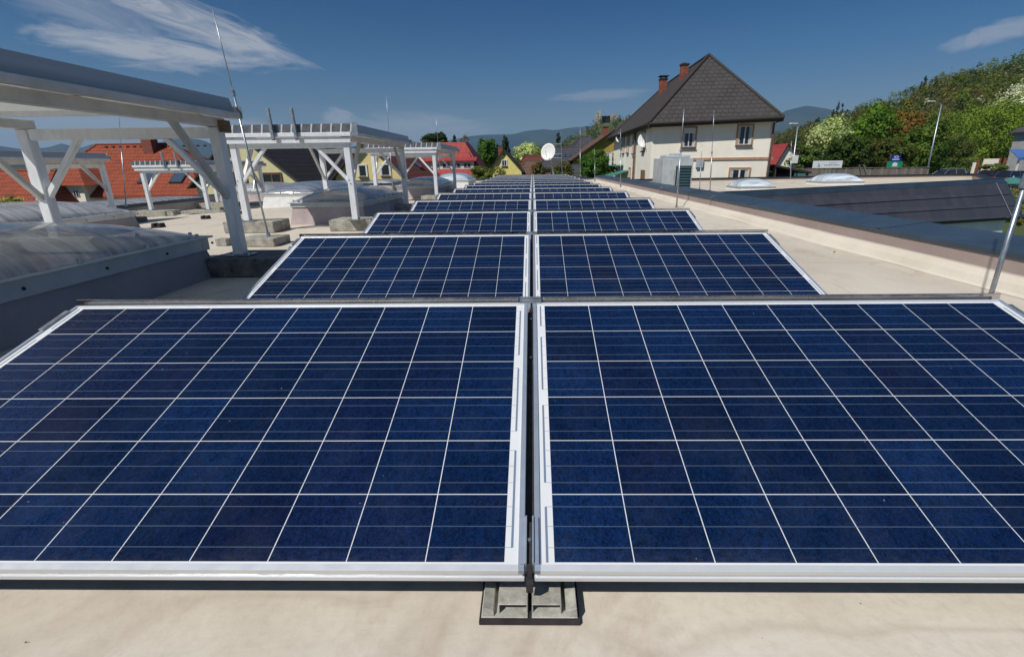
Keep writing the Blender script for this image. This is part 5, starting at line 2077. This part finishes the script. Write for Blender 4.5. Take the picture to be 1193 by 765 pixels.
# cars
def car(label, px, py_top, Y, mtl, rz, L_=4.3, H=1.5, suv=False):
    p = at(px, py_top, Y)
    g = p.z - H
    root = thing('parked_car', label, 'car', (p.x, Y, g), rz, 'cars parked beyond the wing roof')
    hl, hw = L_ / 2, .88
    b = MB()
    low = [(-hl, .35), (-hl + .05, .80), (-hl + .25, .95 if suv else .88), (hl - 1.1, .92), (hl - .2, .78), (hl, .60), (hl, .30), (hl - .3, .22), (-hl + .3, .22)]
    sec = [(-hw, 0), (-hw + .02, .0)]
    n = len(low)
    vs = []
    for y, in_ in ((-hw, .0), (-hw + .0, .0)):
        pass
    b.prism(low, -hw, hw, 'y')
    body = b.build('body', mtl, root, bevel=.06)
    c = MB()
    top0 = [(-hl + .15, .90), (-hl + .45, H - .06), (hl - 2.2, H), (hl - 1.15, .90)] if not suv else [(-hl + .1, .92), (-hl + .35, H - .04), (hl - 2.0, H), (hl - 1.15, .90)]
    vs = [(x, -hw + .06 + (.16 if z > 1 else 0), z) for x, z in top0] + [(x, hw - .06 - (.16 if z > 1 else 0), z) for x, z in top0]
    c.add(vs, [(0, 1, 2, 3), (7, 6, 5, 4), (0, 4, 5, 1), (2, 6, 7, 3)])
    c.build('window_band', 'car_glass', root)
    r = MB()
    x1, x2 = top0[1][0], top0[2][0]
    r.box(x1 - .02, x2 + .05, -hw + .2, hw - .2, H - .035, H + .02)
    for s in (-1, 1):
        for xx, zz in ((x2, H - .02), (x1, H - .05), ((x1 + x2) / 2, H - .03)):
            pass
        r.bar((top0[3][0], s * (hw - .05), .92), (x2, s * (hw - .205), H - .0), .06, .06)
        r.bar((top0[0][0], s * (hw - .05), .92), (x1, s * (hw - .205), H - .03), .07, .10)
        r.bar(((x1 + x2) / 2 + .1, s * (hw - .055), .92), ((x1 + x2) / 2 + .1, s * (hw - .205), H - .02), .07, .05)
    r.build('roof_frame', mtl, root, bevel=.02)
    for sx in (-1, 1):
        for s in (-1, 1):
            wh = MB().tube((sx * (hl - .85), s * (hw - .18), .33), (sx * (hl - .85), s * (hw + .015), .33), .33, .33, 18).build('wheel', 'tyre', root)
            MB().tube((sx * (hl - .85), s * (hw + .016), .33), (sx * (hl - .85), s * (hw + .022), .33), .2, .2, 14).build('rim', 'galvanised', wh)
    for s in (-1, 1):
        MB().box(hl - .12, hl + .012, s * .62 - .16, s * .62 + .16, .58, .72).build('headlight', 'sign_white', root)
        MB().box(-hl - .012, -hl + .1, s * .68 - .12, s * .68 + .12, .68, .86).build('tail_light', 'brick_red', root)
    return root


car('blue grey estate car, leftmost of the parked cars behind the wing', 1103, 197, 66, 'car_silver', R(188), 4.6, 1.6, True)
car('low navy car between the estate car and the light blue hatchback', 1127, 200.5, 69, 'car_navy', R(185), 4.4, 1.35)
car('light blue hatchback in the middle of the parked cars', 1147, 198.5, 66, 'car_silver', R(8), 4.1, 1.42)
car('dark maroon car below the blue awning', 1168, 198.5, 56, 'car_maroon', R(6), 4.4, 1.45)
car('dark blue car at the right picture edge', 1189, 199, 53, 'car_navy', R(5), 4.2, 1.45)

# cafe like building at the right edge
gz = gh(50, 62)
kb = thing('grey_roofed_building', 'building with grey hip roof and pale walls at the right edge', 'building', (at(1200, 190, 62).x + 1, 62, gz))
ex = at(1173, 155.5, 66)
apx = at(1193, 139, 65)
bx = kb.location.x
m = MB()
e0, e1 = Vector((ex.x, 60, ex.z)), Vector((ex.x + 14, 60, ex.z))
e2, e3 = Vector((ex.x + 14, 66, ex.z)), Vector((ex.x, 66, ex.z))
a1, a2 = Vector((ex.x + 2.2, 63, ex.z + 2.2)), Vector((ex.x + 11, 63, ex.z + 2.2))
m.add([tuple(q - kb.location) for q in (e0, e1, e2, e3, a1, a2)], [(0, 1, 5, 4), (1, 2, 5), (2, 3, 4, 5), (3, 0, 4), (0, 1, 2, 3)])
m.build('roof', 'grey_tiles', kb)
MB().box(ex.x + .6 - bx, ex.x + 13.4 - bx, -1.3, 3.5, -.3, ex.z - gz - .02).build('wall', 'grey_wall', kb)
m = MB()
for k in range(6):
    m.box(ex.x + 1.3 + k * 1.5 - bx, ex.x + 2.2 + k * 1.5 - bx, -1.33, -1.305, .9, 2.6)
m.build('window', 'window_glass', kb)
# blue awning / parasol
pa = at(1171, 184, 58)
pt = at(1196, 176, 58)
aw = thing('blue_awning', 'blue fabric awning on white posts at the right edge', 'awning', (pa.x + 2.6, 58, gz))
za = pa.z - gz
MB().slab([(-2.6, -1.6, za), (3.6, -1.6, za + .05), (2.8, .9, za + .95), (-1.6, .9, za + .95)], .06).add([(-2.6, -1.61, za - .28), (3.6, -1.61, za - .23), (3.6, -1.61, za + .0), (-2.6, -1.61, za - .02)], [(0, 1, 2, 3)]).build('canopy', 'awning_blue', aw)
for x in (-2.2, -.6, 1.0, 2.6):
    MB().box(x - .07, x + .07, -1.4, -1.26, 0, za - .05).build('post', 'white_paint', aw)
# pale masonry with red pillars left of it
wk = thing('garden_wall', 'white garden wall with dark red pillars left of the blue awning', 'wall', (at(1155, 195, 61).x, 61, gz))
wz0, wz1 = at(1155, 198, 61).z - gz, at(1155, 185, 61).z - gz
xa, xb = at(1146, 190, 61).x - wk.location.x, at(1163, 190, 61).x - wk.location.x
MB().box(xa, xb, 0, .12, -.3, wz1).build('panel', 'white_plaster', wk)
for xx in (1141.5, 1166, 1172):
    m = MB()
    q = at(xx, 190, 60.8).x - wk.location.x
    m.box(q - .10, q + .10, -.05, .12, -.3, wz1 + .1)
    m.build('pillar', 'brick_red', wk)
MB().box(xa - 1.2, xa - .95, -.1, .1, -.3, wz1 - .4).build('post', 'white_plaster', wk)
# green parasols below, closer
for (px, py, Y, lb) in ((1180, 209, 30, 'green parasol just behind the slate corner at right'),):
    c = at(px, py, Y)
    g_ = gh(c.x, Y)
    pr_ = thing('parasol', lb, 'parasol', (c.x, Y, g_))
    m = MB()
    N = 8
    hz_ = c.z - g_
    vs = [(0, 0, hz_ + .15)] + [(math.cos(2 * math.pi * k / N) * 1.15, math.sin(2 * math.pi * k / N) * 1.15, hz_ - .22) for k in range(N)]
    vs += [(0, 0, hz_ + .12)] + [(math.cos(2 * math.pi * k / N) * 1.13, math.sin(2 * math.pi * k / N) * 1.13, hz_ - .26) for k in range(N)]
    fs = [(0, 1 + k, 1 + (k + 1) % N) for k in range(N)] + [(9, 10 + (k + 1) % N, 10 + k) for k in range(N)] + [(1 + k, 10 + k, 10 + (k + 1) % N, 1 + (k + 1) % N) for k in range(N)]
    m.add(vs, fs)
    m.build('canopy', 'awning_green', pr_)
    MB().tube((0, 0, 0), (0, 0, hz_ + .2), .035, .03, 8).build('pole', 'white_paint', pr_)

# parking asphalt strip & path
m = MB()
m.add([(26, 44, 0), (80, 44, 0), (95, 75, 0), (30, 75, 0)], [(0, 1, 2, 3)])
vs = []
fs = []
for j in range(12):
    for i in range(16):
        x, y = 24 + i * 5, 42 + j * 2.8
        vs.append((x, y, gh(x, y) + .06))
for j in range(11):
    for i in range(15):
        a = j * 16 + i
        fs.append((a, a + 1, a + 17, a + 16))
m = MB()
m.add(vs, fs)
tag(m.build('parking_lot', 'asphalt'), kind='structure')
# ------------------------------------------------------------------ trees
TG = 'spring trees beyond the wooden fence'
tree('blossom_tree', 'pale cream blossoming tree left of the bright green tree', 961, 133, 196, 42, 58, (.30, .33, .17), (.11, .16, .045), n=9000, nclump=70, seed=1, leaf=.17, group=TG, shape='egg')
tree('green_tree', 'bright yellow green tree left of the orange brown tree', 1008, 116, 200, 50, 60, (.085, .15, .012), (.05, .095, .012), n=12000, nclump=90, seed=2, leaf=.19, group=TG, shape='egg')
tree('russet_tree', 'tree with orange brown spring leaves between two green trees', 1043, 120, 200, 46, 62, (.135, .078, .018), (.085, .09, .018), n=11000, nclump=90, seed=3, leaf=.19, group=TG, shape='egg')
tree('green_tree', 'dark green tree behind the blue and green signs', 1070, 140, 202, 48, 58, (.045, .085, .012), (.07, .10, .015), n=11000, nclump=80, seed=4, leaf=.18, group=TG)
tree('green_tree', 'broad yellow green tree right of the tall street lamp', 1143, 106, 204, 84, 92, (.12, .165, .018), (.07, .11, .014), n=20000, nclump=140, seed=5, leaf=.21, group=TG, shape='egg')
tree('green_tree', 'small green tree between the broad tree and the grey roofed building', 1178, 125, 192, 30, 96, (.08, .12, .018), (.05, .08, .012), n=6000, nclump=50, seed=15, leaf=.2, group=TG)
tree('blossom_tree', 'white blossoming tree high at the right picture edge', 1180, 98, 160, 50, 118, (.50, .50, .44), (.14, .16, .07), n=13000, nclump=90, seed=6, leaf=.24, group=TG)
tree('green_tree', 'low dark green tree beside the slim street lamp', 935, 168, 200, 34, 52, (.04, .075, .012), (.06, .09, .02), n=6000, nclump=50, seed=7, leaf=.16, group=TG)
tree('green_tree', 'dark green undergrowth tree behind the white banner', 985, 158, 202, 46, 54, (.03, .055, .009), (.05, .07, .012), n=8000, nclump=60, seed=8, leaf=.16, group=TG)
tree('green_tree', 'shaded green tree just left of the tall street lamp', 1030, 160, 203, 44, 54, (.04, .06, .010), (.08, .06, .014), n=8000, nclump=60, seed=9, leaf=.16, group=TG)
tree('green_tree', 'dark bushy tree at the foot of the tall street lamp', 1100, 155, 204, 46, 86, (.045, .065, .011), (.07, .08, .016), n=8000, nclump=60, seed=10, leaf=.17, group=TG)
tree('green_tree', 'brownish budding tree between the blossom tree and the hill', 985, 132, 180, 34, 80, (.085, .08, .028), (.06, .075, .02), n=4500, nclump=60, seed=21, leaf=.17, group=TG)
tree('green_tree', 'green tree standing behind the dark green tree and lamp', 1085, 125, 185, 44, 110, (.055, .085, .016), (.10, .10, .025), n=7000, nclump=60, seed=22, leaf=.22, group=TG)
tree('shrub', 'low yellow green shrubs behind the parked cars', 1118, 185, 206, 40, 82, (.09, .12, .02), (.05, .07, .014), n=5000, nclump=40, seed=11, leaf=.16, trunk=False, cat='shrub')
tree('shrub', 'low green shrubs at the foot of the white garden wall', 1156, 190, 200, 26, 59, (.07, .10, .02), (.10, .12, .05), n=2500, nclump=30, seed=51, leaf=.12, trunk=False, cat='shrub')
tree('shrub', 'grassy shrub below the slate corner at the right edge', 1180, 222, 262, 40, 17, (.10, .13, .03), (.16, .14, .05), n=5000, nclump=50, seed=12, leaf=.05, trunk=False, cat='shrub')
for q_, (px_, pt_, w__) in enumerate(((968, 121, 5), (973, 118, 6), (978, 120, 5), (984, 124, 5), (950, 131, 6))):
    tree('spruce', ['slim dark spruce, leftmost of the close row on the ridge right of the white house', 'tallest dark spruce of the close row on the ridge right of the white house', 'dark spruce just right of the tallest one on the ridge', 'dark spruce, rightmost of the close row on the ridge', 'lone dark spruce on the ridge nearer to the white house'][q_], px_, pt_, pt_ + 24, w__ * 1.5, 290, (.016, .034, .016), None, n=900, nclump=40, seed=60 + q_, leaf=.42, group='spruces on the ridge', shape='cone')
tree('spruce', 'dark spruce pair tip standing out on the steep hillside skyline', 1073, 86, 112, 10, 300, (.014, .028, .016), None, n=1200, nclump=50, seed=70, leaf=.45, shape='cone')
tree('bare_tree', 'thin pale birch with bare branches above the tall street lamp', 1099, 100, 140, 20, 120, (.14, .13, .06), None, n=500, nclump=30, seed=71, leaf=.12)
tree('plant', 'tiny yellowish plant against the white wing wall', 1109, 262, 272, 7, 12.4, (.12, .12, .03), None, n=400, nclump=14, seed=13, leaf=.02, trunk=False, cat='plant')
# middle background
MG = 'trees behind the houses'
tree('conifer', 'dark bushy conifer, leftmost of the group behind the red sheet roof', 502, 155, 175, 17, 62, (.022, .042, .014), (.04, .06, .018), n=3500, nclump=40, seed=30, leaf=.16, group=MG)
tree('conifer', 'tall dark bushy conifer in the group behind the red sheet roof', 514, 151, 176, 16, 63, (.026, .048, .014), (.045, .07, .018), n=3500, nclump=40, seed=31, leaf=.16, group=MG, shape='egg')
tree('spruce', 'narrow spruce right of the bushy conifers', 530, 157, 176, 8, 64, (.014, .030, .013), None, n=1800, nclump=40, seed=32, leaf=.13, group=MG, shape='cone')
tree('bare_tree', 'pale leafless tree behind the red sheet roof', 543, 156, 180, 12, 66, (.10, .085, .065), None, n=700, nclump=26, seed=33, leaf=.10, group=MG)
tree('green_tree', 'bright green round tree between red roof and yellow gable', 568.5, 157, 196, 20, 58, (.055, .12, .012), (.035, .075, .01), n=7000, nclump=60, seed=34, leaf=.15, group=MG, shape='egg')
tree('spruce', 'tall dark spruce behind the yellow gable house', 589.5, 156, 190, 14, 70, (.012, .028, .014), None, n=4500, nclump=70, seed=35, leaf=.16, group=MG, shape='cone')
tree('spruce', 'short dark spruce between green tree and tall spruce', 581, 164, 186, 9, 72, (.014, .03, .014), None, n=2000, nclump=40, seed=36, leaf=.15, group=MG, shape='cone')
tree('blossom_tree', 'round white blossoming tree behind the yellow gable house', 615, 168, 192, 28, 70, (.36, .38, .20), (.15, .20, .07), n=8000, nclump=70, seed=37, leaf=.16, group=MG)
tree('green_tree', 'fresh green tree between blossom tree and grey roof', 630, 173, 196, 14, 66, (.11, .15, .03), (.07, .1, .02), n=2500, nclump=30, seed=38, leaf=.15, group=MG)
tree('shrub', 'brownish shrub left of the satellite dish pole', 628, 190, 207, 16, 38, (.10, .075, .025), (.06, .07, .02), n=2500, nclump=30, seed=39, leaf=.08, trunk=False, cat='shrub', group='shrubs beyond the far roof edge')
tree('shrub', 'russet green shrub right of the satellite dish pole', 655, 189, 208, 26, 38, (.09, .075, .022), (.06, .08, .02), n=3500, nclump=40, seed=40, leaf=.08, trunk=False, cat='shrub', group='shrubs beyond the far roof edge')
tree('shrub', 'yellow green shrub at the lower left of the yellow gable', 562, 193, 212, 24, 33, (.10, .13, .025), (.055, .08, .018), n=4500, nclump=40, seed=41, leaf=.07, trunk=False, cat='shrub', group='shrubs beyond the far roof edge')
tree('shrub', 'thin flowering shrub before the yellow gable wall', 582, 194, 210, 14, 34, (.20, .19, .05), (.10, .12, .03), n=900, nclump=26, seed=42, leaf=.05, trunk=True, cat='shrub', group='shrubs beyond the far roof edge')
tree('green_tree', 'dense leafy green tree in front of the ochre house', 695, 176, 212, 36, 36, (.05, .11, .012), (.03, .07, .01), n=14000, nclump=90, seed=43, leaf=.09, group=MG)
tree('spruce', 'lone spruce on the castle hill edge above the dish', 650.5, 150, 166, 7, 300, (.02, .035, .02), None, n=900, nclump=40, seed=44, leaf=.5, group=MG, shape='cone')
tree('conifer', 'dark tree seen through the rack with tubes', 386, 172, 206, 26, 44, (.018, .035, .012), (.035, .055, .015), n=6000, nclump=60, seed=45, leaf=.13, group=MG)
tree('conifer', 'dark tree above the far coping left of the cream house', 258, 176, 196, 12, 52, (.015, .028, .012), None, n=1500, nclump=30, seed=46, leaf=.13, group=MG)
tree('shrub', 'yellow blossoming shrub at the far left roof edge', 12, 228, 246, 26, 22, (.34, .30, .12), (.10, .10, .03), n=3500, nclump=40, seed=47, leaf=.05, trunk=False, cat='shrub', group='shrubs beyond the far roof edge')

# ------------------------------------------------------------------ haze
hz = MB().box(-9500, 9500, -9500, 9500, GZ - 30, 560)
m_ = bpy.data.materials.new('haze_air')
m_.use_nodes = True
nt = m_.node_tree
nt.nodes.clear()
pvn = nt.nodes.new('ShaderNodeVolumePrincipled')
pvn.inputs['Color'].default_value = (.42, .68, 1.0, 1)
pvn.inputs['Density'].default_value = 1.15e-4
pvn.inputs['Anisotropy'].default_value = .1
out = nt.nodes.new('ShaderNodeOutputMaterial')
nt.links.new(pvn.outputs[0], out.inputs['Volume'])
ho = hz.build('haze', m_)
tag(ho, kind='stuff')
